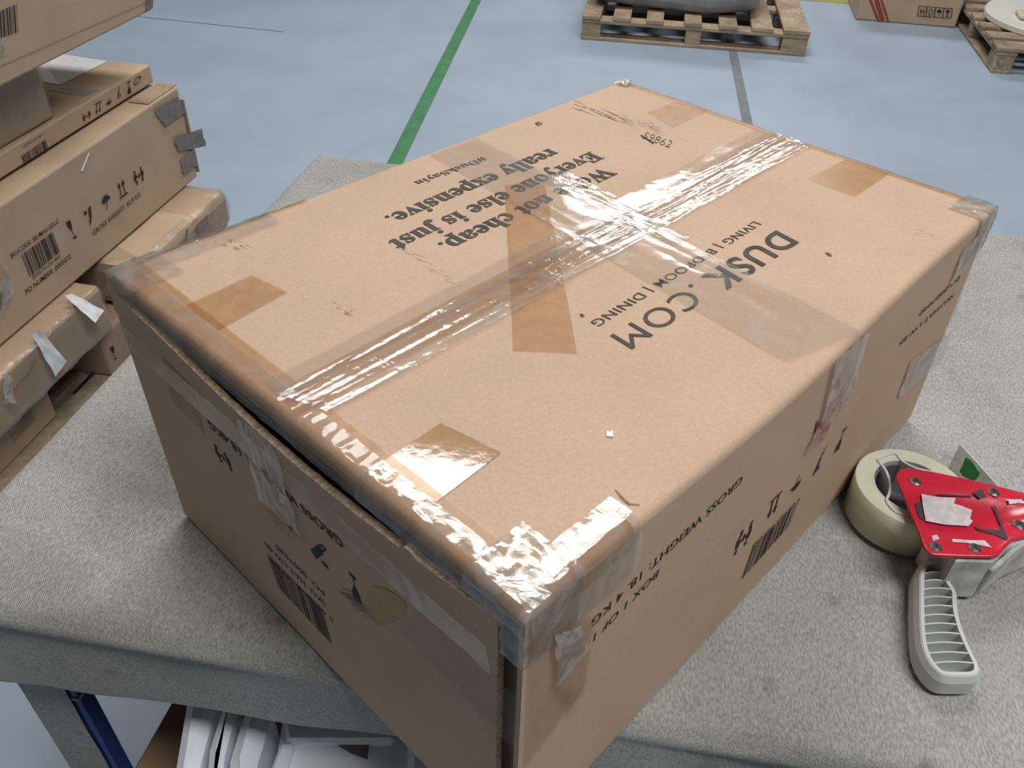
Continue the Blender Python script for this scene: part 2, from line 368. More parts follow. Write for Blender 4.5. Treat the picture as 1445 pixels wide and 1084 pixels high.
# ================================================================== THE SETTING
bm = bmesh.new(); vs = [bm.verts.new(p) for p in ((-14, -8, 0), (14, -8, 0), (14, 22, 0), (-14, 22, 0), (-14, -8, -.1), (14, -8, -.1), (14, 22, -.1), (-14, 22, -.1))]
bm.faces.new(vs[:4]); bm.faces.new(vs[4:][::-1])
for i in range(4): bm.faces.new((vs[i], vs[i + 4], vs[(i + 1) % 4 + 4], vs[(i + 1) % 4]))
floor = bm_obj('floor', bm, M['floor']); floor['kind'] = 'structure'
M['wall'] = principled('pale_hall_wall', (0.62, 0.61, 0.58, 1), 0.8, var=0.05, vscale=2)
M['roof'] = principled('grey_roof_sheet', (0.34, 0.35, 0.36, 1), 0.8, var=0.05, vscale=2)
for nm, bx_ in (('wall_back', (-8.2, 14, 14.0, 14.2, 0.001, 5.4)), ('wall_left', (-8.2, -8.0, -6, 13.99, 0.001, 5.4)), ('wall_front', (-8.2, 14, -6.2, -6.0, 0.001, 5.4)), ('wall_right', (14.0, 14.2, -6.2, 14.2, 0.001, 5.4))):
    o_ = bm_obj(nm, boxbm(*bx_), M['wall']); o_['kind'] = 'structure'
o_ = bm_obj('ceiling', boxbm(-8.2, 14, -6.2, 14.2, 5.401, 5.5), M['roof']); o_['kind'] = 'structure'
FL = Face((0, 0, 0), (0, 0, 1), floor)
def floor_strip(name, a, b, w, mat, off):
    a, b = Vector(a), Vector(b); d = (b - a).normalized(); nrm = Vector((-d.y, d.x, 0)) * w / 2
    return mesh(name, [a + nrm + Vector((0, 0, off)), a - nrm + Vector((0, 0, off)), b - nrm + Vector((0, 0, off)), b + nrm + Vector((0, 0, off))], [(0, 1, 2, 3)], M[mat], floor)
g1, g2 = onz((564, 217), 0), onz((672, 0), 0); gd = (g2 - g1)
floor_strip('green_floor_line', g1 - gd * .8, g2 + gd * 1.5, 0.062, 'green_paint', 0.0015)
floor_strip('yellow_floor_line', (-0.2, 5.70, 0), (6, 5.76, 0), 0.09, 'yellow_paint', 0.0012)
j1, j2 = onz((1036, 82), 0), onz((1053, 165), 0); jd = j2 - j1
floor_strip('floor_joint', j1 - jd * .6, j2 + jd * 2.2, 0.045, 'joint', 0.001)
c1, c2 = onz((200, 24), 0), onz((400, 45), 0); cdv = c2 - c1
floor_strip('floor_joint', c1 - cdv * 1, c2, 0.010, 'crack', 0.001)

# ================================================================== THE PACKING TABLE
T = 0.70
TX0, TX1, TY1 = -0.640, 1.75, 1.222
table = thing('packing_table', 'packing table covered in stapled grey burlap with blue steel legs under the large box', 'table', (0.4, 0.65, 0))
def yfront(x): return 0.108 + (x + 0.53) * 0.03
def cloth():
    # profile across y: hanging front, rounded front edge, top, rounded back edge, hanging back
    nx, ny = 240, 120
    vs, fs, cols = [], [], []
    rad = 0.026
    creases = [((-.60, .155), (-.30, .15), .006, .014), ((-.62, .205), (-.36, .165), .006, .012), ((-.63, .33), (-.36, .285), .004, .012),
               ((-.46, .33), (-.41, .26), .0018, .008), ((.14, .155), (.40, .135), .008, .014), ((.45, .70), (.75, .66), .0016, .008), ((.3, .2), (.65, .17), .003, .014)]
    def relief(x, y):
        h = 0.0
        for (a, b, amp, w) in creases:
            ax, ay = a; bx, by = b; dx, dy = bx - ax, by - ay; L2 = dx * dx + dy * dy
            t = max(0, min(1, ((x - ax) * dx + (y - ay) * dy) / L2))
            px_, py_ = ax + dx * t, ay + dy * t + 0.006 * math.sin(t * 7 + ax * 9)
            d = math.hypot(x - px_, y - py_); fade = math.sin(math.pi * min(1, max(0, t * .9 + .05)))
            side = 1 if (y - py_) > 0 else -1
            h += amp * fade * math.exp(-(d / w) ** 2)
        h += 0.0012 * noise.noise(Vector((x * 5, y * 9, 0))) + 0.0006 * noise.noise(Vector((x * 22, y * 30, 3)))
        return h
    rows = []
    hang = 11; arc = 6; topn = 96
    for i in range(nx + 1):
        # finer columns on the left
        x = TX0 - 0.004 + (TX1 - TX0 + 0.008) * i / nx
        yf = yfront(x); hb = 0.566 + 0.11 * (x + 0.55) + 0.004 * math.sin(x * 9) + 0.003 * noise.noise(Vector((x * 14, 0, 5)))
        hb = min(hb, 0.615)
        col = []
        for k in range(hang):
            z = hb + (T - rad - hb) * k / hang
            w = (1 - k / hang)
            col.append(Vector((x, yf + 0.004 + (-0.006 * w + 0.006 * noise.noise(Vector((x * 6, z * 7, 1)))) , z)))
        for k in range(arc + 1):
            a = math.pi / 2 * k / arc
            col.append(Vector((x, yf + rad - rad * math.cos(a), T - rad + rad * math.sin(a))))
        y0 = yf + rad
        for k in range(1, topn):
            y = y0 + (TY1 - rad - y0) * (k / topn)
            col.append(Vector((x, y, T)))
        for k in range(arc + 1):
            a = math.pi / 2 * (1 - k / arc)
            col.append(Vector((x, TY1 - rad + rad * math.cos(a), T - rad + rad * math.sin(a))))
        for k in range(1, 5): col.append(Vector((x, TY1 + 0.002, T - rad - 0.09 * k / 4)))
        for p in col:
            if p.z > T - rad * 0.7: p.z += relief(p.x, p.y) - 0.004
        rows.append(col)
    n = len(rows[0])
    # left and right hangings
    for c in rows: pass
    def sidecol(col, sx, dz):
        out = []
        for p in col:
            q = p.copy(); q.x += sx
            if p.z > T - 0.02: q.z = T - dz + (p.z - T)
            else: q.z = min(p.z, T - dz)
            out.append(q)
        return out
    left = [sidecol(rows[0], -0.006, d) for d in (0.006,)] + [sidecol(rows[0], -0.009, d) for d in (0.03, 0.09)]
    right = [sidecol(rows[-1], 0.006, 0.006)] + [sidecol(rows[-1], 0.009, d) for d in (0.03, 0.09)]
    rows = left[::-1] + rows + right
    for c in rows: vs += c
    for i in range(len(rows) - 1):
        for j in range(n - 1):
            k = i * n + j; fs.append((k, k + n, k + n + 1, k + 1))
    return mesh('cloth_cover', vs, fs, M['burlap'], table, smooth=True)
cc = cloth()
bm_obj('tabletop', boxbm(TX0 + .004, TX1 - .004, 0.20, TY1 - .012, T - 0.05, T - 0.012), M['wood_dark'], table)
for (x, y) in ((-0.592, .126), (1.62, .19), (-0.59, 1.12), (1.62, 1.12)):
    lg = bm_obj('leg', bevel(boxbm(x, x + .062, y + 0.004, y + .028, 0, T - .05), .003, 1), M['blue'], table)
    if y < .15 and x < 0:
        # burlap strip stapled round the front and outer side of the leg
        vs, fs = [], []
        for k in range(25):
            z = 0.02 + (T - .08 - .02) * k / 24; w = 0.004 * noise.noise(Vector((0, 0, z * 12)))
            for p in ((x - .003 + w * .3, y + .03), (x - .004 + w * .3, y - .001), (x + .03, y - .003 + w * .5), (x + .056 + w, y + .001)): vs.append((*p, z))
        for k in range(24):
            for j in range(3):
                a = k * 4 + j; fs.append((a, a + 1, a + 5, a + 4))
        mesh('leg_wrapping', vs, fs, M['burlap'], lg)
        bm_obj('cable_tie', boxbm(x - .001, x + .0635, y + .003, y + .0295, .505, .509), M['kraft_edge'], lg)
SZ = 0.40
sh = bm_obj('lower_shelf', bevel(boxbm(-0.480, 1.6, 0.085, 1.1, SZ - .02, SZ), .003, 1), M['wood_dark'], table)
bm_obj('shelf_rail', bevel(boxbm(-0.482, -0.462, 0.087, 1.1, SZ - .07, SZ - .02), .003, 1), M['wood_dark'], table)

# ================================================================== POLYSTYRENE PIECES ON THE LOWER SHELF
def foam(name, pts, z0, z1, label, chamfer=.02, group=None):
    poly = [(p.x, p.y) for p in [onz(q, z1) for q in pts]]
    bm = prism(poly, z0, z1)
    tf = max(bm.faces, key=lambda f: f.calc_center_median().z)
    bevel(bm, chamfer, 1, list(tf.edges))
    return tag(bm_obj(name, bm, M['eps']), label, 'foam', group)

# ================================================================== THE LARGE BOX
H = 0.306075; ZT = T + H
cN, cL, cF, cR = [onz(p, ZT) for p in ((741, 872), (150, 383), (878, 112), (1407, 292))]
bl_, br_ = onz((263, 722), T), onz((1286, 590), T)
d1 = (cR - cN); d2 = (cL - cN)
det = d1.x * -d2.y + d2.x * d1.y
ww = bl_ - br_
s1 = (ww.x * -d2.y + d2.x * ww.y) / det
bn_ = br_ + d1 * s1; bn_.z = T
bf_ = bl_ + (cF - cL) + Vector((0.004, 0.006, 0)); bf_.z = T
def bow(P):
    # the long side bulges outwards a little along its upper part
    e = Vector((d1.x, d1.y, 0)); L_ = e.length; e /= L_; o = Vector((e.y, -e.x, 0)); q = P - cN
    s_ = q.x * e.x + q.y * e.y; dd = -(q.x * o.x + q.y * o.y)
    return o * (0.0075 * math.exp(-((s_ - .29) / .12) ** 2 / 2) * max(0, 1 - max(dd, 0) / .12) * max(0, min(1, (P.z - T) / H)))
box = thing('cardboard_box', 'large brown cardboard box sealed with brown and clear tape on the burlap table', 'box', tuple((bn_ + bf_) / 2))
Z1 = Vector((0, 0, 1))
nL = (cL - cN).cross(bn_ - cN).normalized(); nL = nL if nL.dot(CAM - cN) > 0 else -nL
nR = (cR - cN).cross(bn_ - cN).normalized(); nR = nR if nR.dot(CAM - cN) > 0 else -nR
bm = hexa([bn_, br_, bf_, bl_], [cN, cR, cF, cL])
bevel(bm, 0.007, 3, [e for e in bm.edges if not all(min((v.co - q).length for q in (cN, bn_)) < 1e-4 for v in e.verts)])
lf = max(bm.faces, key=lambda f: (f.normal.dot(nL) > .99) * f.calc_area())
r_ = bmesh.ops.inset_individual(bm, faces=[lf], thickness=0.006)
r_ = bmesh.ops.extrude_face_region(bm, geom=[lf])
ev = [v for v in r_['geom'] if isinstance(v, bmesh.types.BMVert)]
bmesh.ops.translate(bm, verts=ev, vec=-nL * 0.02)
bmesh.ops.delete(bm, geom=[lf], context='FACES')
ed = d1.normalized()
for i in range(1, 30): bmesh.ops.bisect_plane(bm, geom=bm.verts[:] + bm.edges[:] + bm.faces[:], plane_co=cN + d1 * (i / 30), plane_no=ed)
for dd in (.03, .06, .09, .12): bmesh.ops.bisect_plane(bm, geom=bm.verts[:] + bm.edges[:] + bm.faces[:], plane_co=cN + d2.normalized() * dd, plane_no=d2.normalized())
for v in bm.verts: v.co += bow(v.co)
body = bm_obj('carton_body', bm, M['kraft'], box)
for p in body.data.polygons: p.use_smooth = max(abs(p.normal.dot(q)) for q in (Z1, nL, nR, d1.normalized(), d2.normalized())) < .985

# end panel: a slab of board set into the end, its cut top edge standing proud of the lid
def end_panel():
    ns, nt_, vs, fs, fm = 90, 26, [], [], []
    def P(s, t, o):
        a = bn_ * (1 - s) + bl_ * s; b = cN * (1 - s) + cL * s
        dn = 0.0165 + 0.012 * math.sin(math.pi * min(1, s * 1.15)) ** 1.3 + 0.0012 * noise.noise(Vector((s * 40, 0, 0)))
        if 0.185 < s < 0.2: dn -= 0.004
        b = b + (a - b) * (dn / H)
        flare = 0.0045 * max(0, (t - .86) / .14) ** 1.5 * math.sin(math.pi * min(1, max(0, s)))
        return a * (1 - t) + b * t + nL * (0.003 + flare + o)
    s0, s1_ = 0.036, 0.997
    for side, o in ((0, 0.0), (1, -0.006)):
        for j in range(nt_ + 1):
            for i in range(ns + 1):
                t = (j / nt_) ** 0.7
                vs.append(P(s0 + (s1_ - s0) * i / ns, 0.002 + t * 0.998, o))
    W = ns + 1; B = W * (nt_ + 1)
    for j in range(nt_):
        for i in range(ns):
            k = j * W + i; fs.append((k, k + W, k + W + 1, k + 1)); fm.append(0)
            k += B; fs.append((k, k + 1, k + W + 1, k + W)); fm.append(1)
    for i in range(ns):
        k = nt_ * W + i; fs.append((k, k + B, k + B + 1, k + 1)); fm.append(2)
        k = i; fs.append((k, k + 1, k + B + 1, k + B)); fm.append(2)
    for j in range(nt_):
        k = j * W; fs.append((k, k + B, k + B + W, k + W)); fm.append(2)
        k = j * W + ns; fs.append((k, k + W, k + B + W, k + B)); fm.append(2)
    return mesh('end_panel', vs, fs, None, box, mats=[M['kraft'], M['kraft_in'], M['kraft_edge']], fm=fm)
endp = end_panel()

class BowFace(Face):
    def at(s, p, off=0.0):
        Q = onplane(p, s.P, s.n)
        for _ in range(4):
            b = bow(Q); Q = onplane(p, s.P + s.n * b.dot(s.n), s.n) - b
        return Q + s.n * off
_mesh = mesh
def mesh(name, verts, faces, mat, parent=None, **kw):
    if parent in (body, box) and not kw.pop('nobow', False): verts = [Vector(v) + bow(Vector(v)) for v in verts]
    return _mesh(name, verts, faces, mat, parent, **kw)
TOP = BowFace(cN, Z1, body); LEFT = Face(cN + nL * 0.003, nL, endp); RIGHT = BowFace(cN, nR, body)
TOPT = BowFace(cN, Z1, box); LEFTT = Face(cN + nL * 0.003, nL, box); RIGHTT = BowFace(cN, nR, box)

# --- print on the top
ca = crop(800, 280, 2.89); cb = crop(500, 180, 3.1413)
text('DUSK', TOP, ca(855, 133), ca(545, 325), ca(951, 183), 'ink_grey', weight=0.022, spacing=1.15)
text('.COM', TOP, ca(505, 350), ca(175, 562), ca(600, 400), 'ink_grey', weight=0.0, spacing=1.12)
text('LIVING | BEDROOM | DINING', TOP, ca(760, 95), ca(93, 507), ca(797, 108), 'ink_grey', weight=0.004, spacing=1.1)
text('We’re not cheap.', TOP, (850.2, 236.7), (617.1, 344.6), (871.8, 245.3), 'ink_grey', serif=True, weight=0.014)
text('Everyone else is just', TOP, (833.3, 214.4), (546, 342.4), (853.4, 223), 'ink_grey', serif=True, weight=0.014)
text('really expensive.', TOP, (774.4, 210.2), (542, 306.7), (794.6, 218.6), 'ink_grey', serif=True, weight=0.014)
text('#DuskSayin', TOP, (681, 222), (583.4, 257.4), (690, 225.8), 'ink_grey', serif=True)
cc2 = crop(800, 100, 3.141)
text('59862', TOP, cc2(332, 300), cc2(455, 343), cc2(352, 270), 'ink_grey', weight=-0.02, name='handwritten_number')
pxpoly('handwritten_stroke', TOP, [[cc2(325, 288), cc2(332, 285), cc2(388, 320), cc2(382, 326)]], 'ink_grey')
def streaks(face, x0, y0, x1, y1, n, ln, wd, seed, mat='ink_faint'):
    rnd = random.Random(seed); polys = []
    for _ in range(n):
        t = rnd.random(); x = x0 + (x1 - x0) * t + rnd.uniform(-3, 3); y = y0 + (y1 - y0) * t + rnd.uniform(-6, 6)
        l = ln * rnd.uniform(.3, 1); w = wd * rnd.uniform(.25, .6)
        polys.append([(x, y), (x + l, y + l * .42), (x + l + .3, y + l * .42 + w), (x, y + w)])
    return pxpoly('ink_scuff', face, polys, mat, 0.0005)
streaks(TOP, 805, 146, 880, 168, 26, 22, 1.0, 3); streaks(TOP, 895, 172, 960, 192, 14, 14, .8, 4)
streaks(TOP, 300, 338, 345, 348, 16, 10, 1.0, 5); streaks(TOP, 462, 428, 500, 442, 12, 9, 1.0, 6, 'ink_grey')
streaks(TOP, 560, 350, 640, 395, 24, 16, .7, 8); streaks(TOP, 1290, 325, 1330, 345, 10, 14, .5, 9)
# --- print on the end panel
k4 = crop(350, 740, 5.42); k7 = crop(180, 560, 3.189)
text('GROSS WEIGHT: 18.4KG', LEFT, (482.6, 762.3), (292.3, 590.7), (486.7, 776.4), weight=0.01)
text('PO: 0007040', LEFT, (457, 834), (388.5, 766.5), (459, 842))
text('SKU: HAT-LW-BS', LEFT, (459, 850), (372.5, 762.5), (461, 858))
text('5 057051 241440', LEFT, (470, 874), (378, 784), (471.5, 880), 'ink')
barcode(LEFT, (376.8, 780.5), (456.5, 861), (470.8, 911), (394.3, 830.4), 30, seed=4)
icon('glass', LEFT, k4(845, 432), k4(757, 345), k4(882, 625))
pxpoly('handling_symbol', LEFT, [[k4(482, 193), k4(540, 153), k4(582, 225), k4(527, 266)], [k4(540, 156), k4(560, 150), k4(606, 198), k4(575, 214), k4(566, 200), k4(586, 194), k4(562, 166), k4(548, 168)], [k4(565, 275), k4(590, 300), k4(585, 310), k4(562, 283)], [k4(575, 308), k4(605, 305), k4(622, 352), k4(600, 325)]], 'ink')
icon('umbrella', LEFT, k4(372, 45), k4(285, -25), k4(392, 85))
icon('hands', LEFT, k7(452, 262), k7(378, 200), k7(484, 346))
pxpoly('yellow_stain', LEFT, [[k4(x, y) for x, y in ((960, 470), (1060, 490), (1170, 560), (1215, 620), (1200, 690), (1120, 735), (1060, 760), (990, 755), (880, 700), (800, 650), (790, 620), (900, 600), (920, 540))]], 'stain', 0.0004)
streaks(LEFT, 480, 830, 530, 880, 30, 28, 1.2, 11, 'ink_faint')
# --- print on the long side
k5 = crop(780, 600, 2.711); k6 = crop(1100, 250, 2.71)
text('GROSS WEIGHT: 18. 4 KG', RIGHT, (1048.5, 669.5), (835.3, 873.7), (1045.0, 682), weight=0.004)
text('BOX 1 OF 1', RIGHT, (930, 802), (839, 894), (926.5, 814), weight=0.004)
text('PO:0007040', RIGHT, (1355, 387), (1298, 440), (1352.7, 394.5))
text('SKU:HAT-LW-BS', RIGHT, (1346, 413), (1270, 482), (1343.5, 420.5))
barcode(RIGHT, (1062, 771.5), (1127.8, 705), (1113.8, 741), (1045.6, 818), 30, seed=6)
text('5 057051 241440', RIGHT, (1129, 701), (1063, 767.5), (1127.4, 706))
icon('hands', RIGHT, k5(776, 352), k5(712, 412), k5(745, 448))
icon('arrows', RIGHT, k5(878, 248), k5(832, 292), k5(856, 325))
icon('umbrella', RIGHT, k5(958, 178), k5(920, 215), k5(943, 228))
icon('knife', RIGHT, k5(1058, 66), k5(1030, 92), k5(1012, 178))
icon('glass', RIGHT, k5(1130, 0), k5(1105, 22), k5(1096, 88))

# --- tapes on the top (parts of the box)
sheet('brown_tape', TOPT, [(1085, 186), (392, 552), (418, 590), (1125, 202)], 'brown_tape', 0.0010, 40, 4, 0.0006, 18, 3)
sheet('clear_tape', TOPT, [(1066, 183), (372, 540), (398, 566), (1105, 196)], 'film', 0.0016, 60, 6, 0.0004, 14, 5, seed=2)
sheet('clear_tape', TOPT, [(1095, 190), (392, 560), (468, 586), (1146, 207)], 'film_crumple', 0.0022, 200, 24, 0.0009, 5, 8, seed=3)
sheet('clear_tape', TOPT, [(606, 220), (1108, 512), (1222, 470), (672, 196)], 'film', 0.0020, 120, 16, 0.0004, 5, 5, seed=5)
sheet('clear_tape', TOPT, [(760, 255), (945, 352), (975, 338), (800, 245)], 'film_crumple', 0.0032, 80, 12, 0.0007, 4, 6, seed=6)
sheet('brown_tape', TOPT, [(712, 262), (768, 256), (815, 500), (724, 496)], 'brown_tape', 0.0008, 4, 12, 0.0, jag=0.006)
sheet('brown_tape', TOPT, [(914, 159), (957, 141.5), (1000, 156.5), (949, 180)], 'brown_tape', 0.0008, 8, 4, jag=0.01, seed=4)
sheet('brown_tape', TOPT, [(1140, 253), (1193, 225), (1255, 246), (1205, 279)], 'brown_tape', 0.0008, 20, 6, 0.0004, 3, 6, jag=0.01, seed=9)
sheet('brown_tape', TOPT, [(262, 432), (356, 389), (407, 413), (308, 468)], 'brown_tape', 0.0008, 20, 8, 0.0008, 3, 5, jag=0.01, seed=8)
sheet('brown_tape', TOPT, [(528, 660), (622, 598), (707, 640), (607, 716)], 'brown_tape_gloss', 0.0008, 6, 30, jag=0.012, seed=7)
sheet('brown_tape', TOPT, [(872, 119), (882, 115), (896, 120), (886, 124)], 'brown_tape', 0.0008, 4, 4)
sheet('clear_tape', TOPT, [(866, 120), (880, 113), (892, 118), (884, 124)], 'film_milk', 0.0018, 14, 14, 0.003, 8, 8, seed=3)

# --- tape folded over the lid edges
def edge_wrap(name, A, B, inn, out, prof, mat, n=60, amp=0.0, seed=0, fu=30, s0=0, s1=1, off=0.0):
    """profile points (inwards on the top, drop below the top) swept from A to B"""
    vs, fs = [], []; m = len(prof)
    for i in range(n + 1):
        s = s0 + (s1 - s0) * i / n; P = A * (1 - s) + B * s
        for j, (a, d) in enumerate(prof):
            h = amp * max(0, 1 - 2.2 * abs(noise.noise(Vector((s * fu + seed, j * 0.9, seed * 1.3)))))
            k = max(0, min(1, d / 0.012))
            vs.append(P + inn * a - Z1 * d + (Z1 * (1 - k) + out * k) * (h + off))
    for i in range(n):
        for j in range(m - 1):
            k = i * m + j; fs.append((k, k + 1, k + m + 1, k + m))
    a, b, c = vs[fs[0][0]], vs[fs[0][1]], vs[fs[0][2]]
    if (b - a).cross(c - a).dot(Z1) < 0: fs = [f[::-1] for f in fs]
    return mesh(name, vs, fs, M[mat], box, smooth=True)
dLN = (cL - cN).normalized(); dNR = (cR - cN).normalized(); dFR = (cR - cF).normalized()
R7 = [(0.0085, -0.0008), (0.007, -0.0008), (0.0035, 0.0003), (0.0012, 0.0025), (-0.0006, 0.0065), (-0.0009, 0.008)]
edge_wrap('brown_tape', cN, cL, -nL, nL, [(0.03, -0.0008), (0.018, -0.0008), (0.010, -0.0008)] + R7 + [(-0.0012, 0.012), (-0.0012, 0.0165)], 'brown_tape', 80, 0.0006, 1, s0=.01, s1=.995)
edge_wrap('clear_tape', cN, cL, -nL, nL, [(0.022, -0.0012), (0.012, -0.0012)] + R7 + [(-0.002, 0.012), (-0.002, 0.017)], 'film_crumple', 60, 0.0008, 2, 30, s0=.0, s1=.30, off=0.0008)
edge_wrap('clear_tape', cN, cL, -nL, nL, [(0.022, -0.0012), (0.012, -0.0012)] + R7 + [(-0.002, 0.012), (-0.002, 0.017)], 'film', 160, 0.0007, 22, 40, s0=.29, s1=1, off=0.0010)
edge_wrap('clear_tape', cN, cL, -nL, nL, [(-0.0105, 0.036), (-0.009, 0.046), (-0.006, 0.06), (-0.0045, 0.075)], 'film_dull', 120, 0.0012, 12, 22, s0=.04, s1=.99, off=0.0006)
edge_wrap('brown_tape', cN, cR, -nR, nR, [(0.021, -0.0008), (0.015, -0.0008), (0.010, -0.0008)] + R7 + [(-0.0012, 0.012), (-0.001, 0.02)], 'brown_tape_gloss', 40, 0.0005, 3, 24, s0=.012, s1=.135)
edge_wrap('clear_tape', cN, cR, -nR, nR, [(0.026, -0.0012), (0.015, -0.0012)] + R7 + [(-0.002, 0.02), (-0.0015, 0.05)], 'film_crumple', 60, 0.0008, 4, 24, s0=.005, s1=.145, off=0.0008)
nB = dNR.copy(); edge_wrap('brown_tape', cF, cR, -nB, nB, [(0.014, -0.0008), (0.010, -0.0008)] + R7 + [(-0.001, 0.03)], 'brown_tape', 60, 0.0006, 5)
edge_wrap('brown_tape', cL, cF, -dLN, dLN, [(0.010, -0.0008)] + R7 + [(-0.001, 0.02)], 'brown_tape', 40, 0.0008, 6, s0=.0, s1=.28)
edge_wrap('clear_tape', cL, cF, -dLN, dLN, [(0.03, -0.001), (0.018, -0.001)] + R7 + [(-0.003, 0.03)], 'film_crumple', 60, 0.0014, 7, 20, s0=.0, s1=.22, off=.001)
# crumpled corners
def corner(A, e1, e2, l1, l2, drop, seed, mat='film_crumple', amp=0.0025):
    """a crumpled cap of film drawn over a box corner; e1, e2 run along the two top edges"""
    vs, fs = [], []; n = 22
    for j in range(n + 1):
        for i in range(n + 1):
            a, b = -1 + 2 * i / n * 1.0, -1 + 2 * j / n * 1.0
            u = max(a, 0) * l1; v = max(b, 0) * l2; du = max(-a, 0) * drop; dv = max(-b, 0) * drop
            P = A + e1 * u + e2 * v - Z1 * max(du, dv)
            h = amp * abs(noise.noise(Vector((i * .55 + seed, j * .55, seed)))) * 1.6 + 0.0015
            d = Z1 * (1 if max(du, dv) < .004 else .2) - e1 * (1 if a < .05 else 0) - e2 * (1 if b < .05 else 0)
            vs.append(P + d.normalized() * h)
    for j in range(n):
        for i in range(n):
            k = j * (n + 1) + i; fs.append((k, k + 1, k + n + 2, k + n + 1))
    a, b, c = vs[fs[-1][0]], vs[fs[-1][1]], vs[fs[-1][2]]
    if (b - a).cross(c - a).dot(Z1) < 0: fs = [f[::-1] for f in fs]
    return mesh('clear_tape', vs, fs, M[mat], box, smooth=True)
corner(cN, dNR, dLN, 0.05, 0.05, 0.05, 1)
corner(cL, -dLN, (cF - cL).normalized(), 0.05, 0.05, 0.045, 2, 'film')
corner(cR, -dNR, -dFR, 0.045, 0.035, 0.05, 3, 'film_milk')
# --- tape on the end panel
sheet('clear_tape', LEFTT, [(340, 585), (388, 615), (430, 755), (372, 702)], 'film_crumple', 0.003, 30, 40, 0.002, 5, 3, seed=1)
sheet('clear_tape', LEFTT, [(350, 690), (420, 745), (440, 775), (396, 745)], 'film_dull', 0.002, 20, 10, 0.002, 5, 3, seed=4)
sheet('brown_tape', LEFTT, [(228, 500), (272, 545), (290, 615), (242, 565)], 'brown_tape', 0.0009, 6, 6, jag=0.03)
sheet('clear_tape', LEFTT, [(545, 880), (600, 860), (735, 985), (732, 1060)], 'film_dull', 0.0014, 20, 8, 0.0006, 6, 2, seed=9)
# --- tape on the long side
sheet('clear_tape', RIGHTT, [(1176, 506), (1222, 468), (1194, 570), (1152, 612)], 'film_milk', 0.0016, 20, 30, 0.002, 5, 3, seed=2)
sheet('clear_tape', RIGHTT, [(1158, 590), (1182, 570), (1160, 620), (1132, 640)], 'film_milk', 0.0016, 12, 12, 0.002, 5, 3, seed=5)
pxpoly('red_paper_scrap', RIGHTT, [[(1152, 592), (1158, 600), (1157, 612), (1148, 612)], [(1164, 596), (1172, 588), (1166, 608), (1156, 614)]], 'red_print', 0.0008)
sheet('clear_tape', RIGHTT, [(1358, 350), (1392, 318), (1378, 360), (1338, 400)], 'film_milk', 0.0016, 20, 20, 0.0015, 4, 3, seed=7)
sheet('clear_tape', RIGHTT, [(1284, 508), (1342, 466), (1325, 510), (1264, 562)], 'film_milk', 0.0016, 24, 16, 0.0015, 5, 3, seed=8)
sheet('clear_tape', RIGHTT, [(746, 880), (838, 868), (826, 965), (738, 1084)], 'film_dull', 0.0014, 30, 30, 0.0012, 4, 3, seed=9)
pxp = crop(680, 840, 4.445)
sheet('clear_tape', RIGHTT, [pxp(430, 230), pxp(600, 170), pxp(650, 300), pxp(450, 540)], 'film_milk', 0.003, 14, 14, 0.002, 4, 4, seed=12, jag=.03)
sheet('clear_tape', RIGHTT, [pxp(420, 520), pxp(480, 540), pxp(640, 560), pxp(540, 740)], 'film_dull', 0.003, 14, 14, 0.002, 4, 4, seed=13)
# dark seam film down the near upright edge
vs, fs = [], []
for i in range(41):
    t = i / 40; P = cN * (1 - t) + bn_ * t + Z1 * -.004
    w = 0.0015 * noise.noise(Vector((0, 0, t * 30)))
    for a in (0.0005, 0.0075): vs.append(P + dLN * a - nL * (0.0012) + nL * w)
for i in range(40): fs.append((i * 2, i * 2 + 1, i * 2 + 3, i * 2 + 2))
mesh('clear_tape', vs, fs, M['film_dull'], box, smooth=True)
# loose flap of film behind the right upright edge
vs, fs = [], []
for i in range(13):
    for j in range(13):
        u, v = i / 12, j / 12
        P = cR * (1 - (0.25 + v * .35)) + br_ * (0.25 + v * .35)
        vs.append(P + dNR * 0.03 * u * math.sin(math.pi * v) * 1.6 - nR * 0.01 * u + nR * .004 * noise.noise(Vector((u * 4, v * 4, 2))))
for i in range(12):
    for j in range(12): k = i * 13 + j; fs.append((k, k + 1, k + 14, k + 13))
mesh('loose_film_flap', vs, fs, M['film_crumple'], box, smooth=True)
# torn nicks in the lid
def nick(pts, w, hgt, mat='kraft_edge'):
    P = [TOP.at(p) for p in pts]; vs, fs = [], []
    for i, p in enumerate(P):
        d = (P[min(i + 1, len(P) - 1)] - P[max(i - 1, 0)]).normalized(); s = Vector((-d.y, d.x, 0)) * w * (0.25 if i in (0, len(P) - 1) else 1)
        vs += [p - s + Z1 * .0004, p + Z1 * hgt * (1 if 0 < i < len(P) - 1 else .3), p + s + Z1 * .0004]
    for i in range(len(P) - 1):
        for j in range(2): k = i * 3 + j; fs.append((k, k + 3, k + 4, k + 1))
    mesh('torn_nick', vs, fs, M[mat], body)
nick([(868, 691), (878, 703), (888, 712), (903, 713)], 0.0012, 0.0012); nick([(755, 175), (760, 177), (766, 175)], 0.0018, 0.005, 'kraft_in')
nick([(1164, 357), (1170, 361), (1174, 362)], 0.0015, 0.003); nick([(818, 444), (822, 447), (825, 446)], 0.0015, 0.003)
ch = prism([TOP.at(p)[:2] for p in ((859, 612), (863, 614), (868, 611), (867, 616), (868, 620), (858, 619))], ZT + .0004, ZT + .0016)
tag(bm_obj('paper_scrap', ch, M['paper']), 'tiny torn white paper scrap lying on the lid of the large box', 'paper scrap')

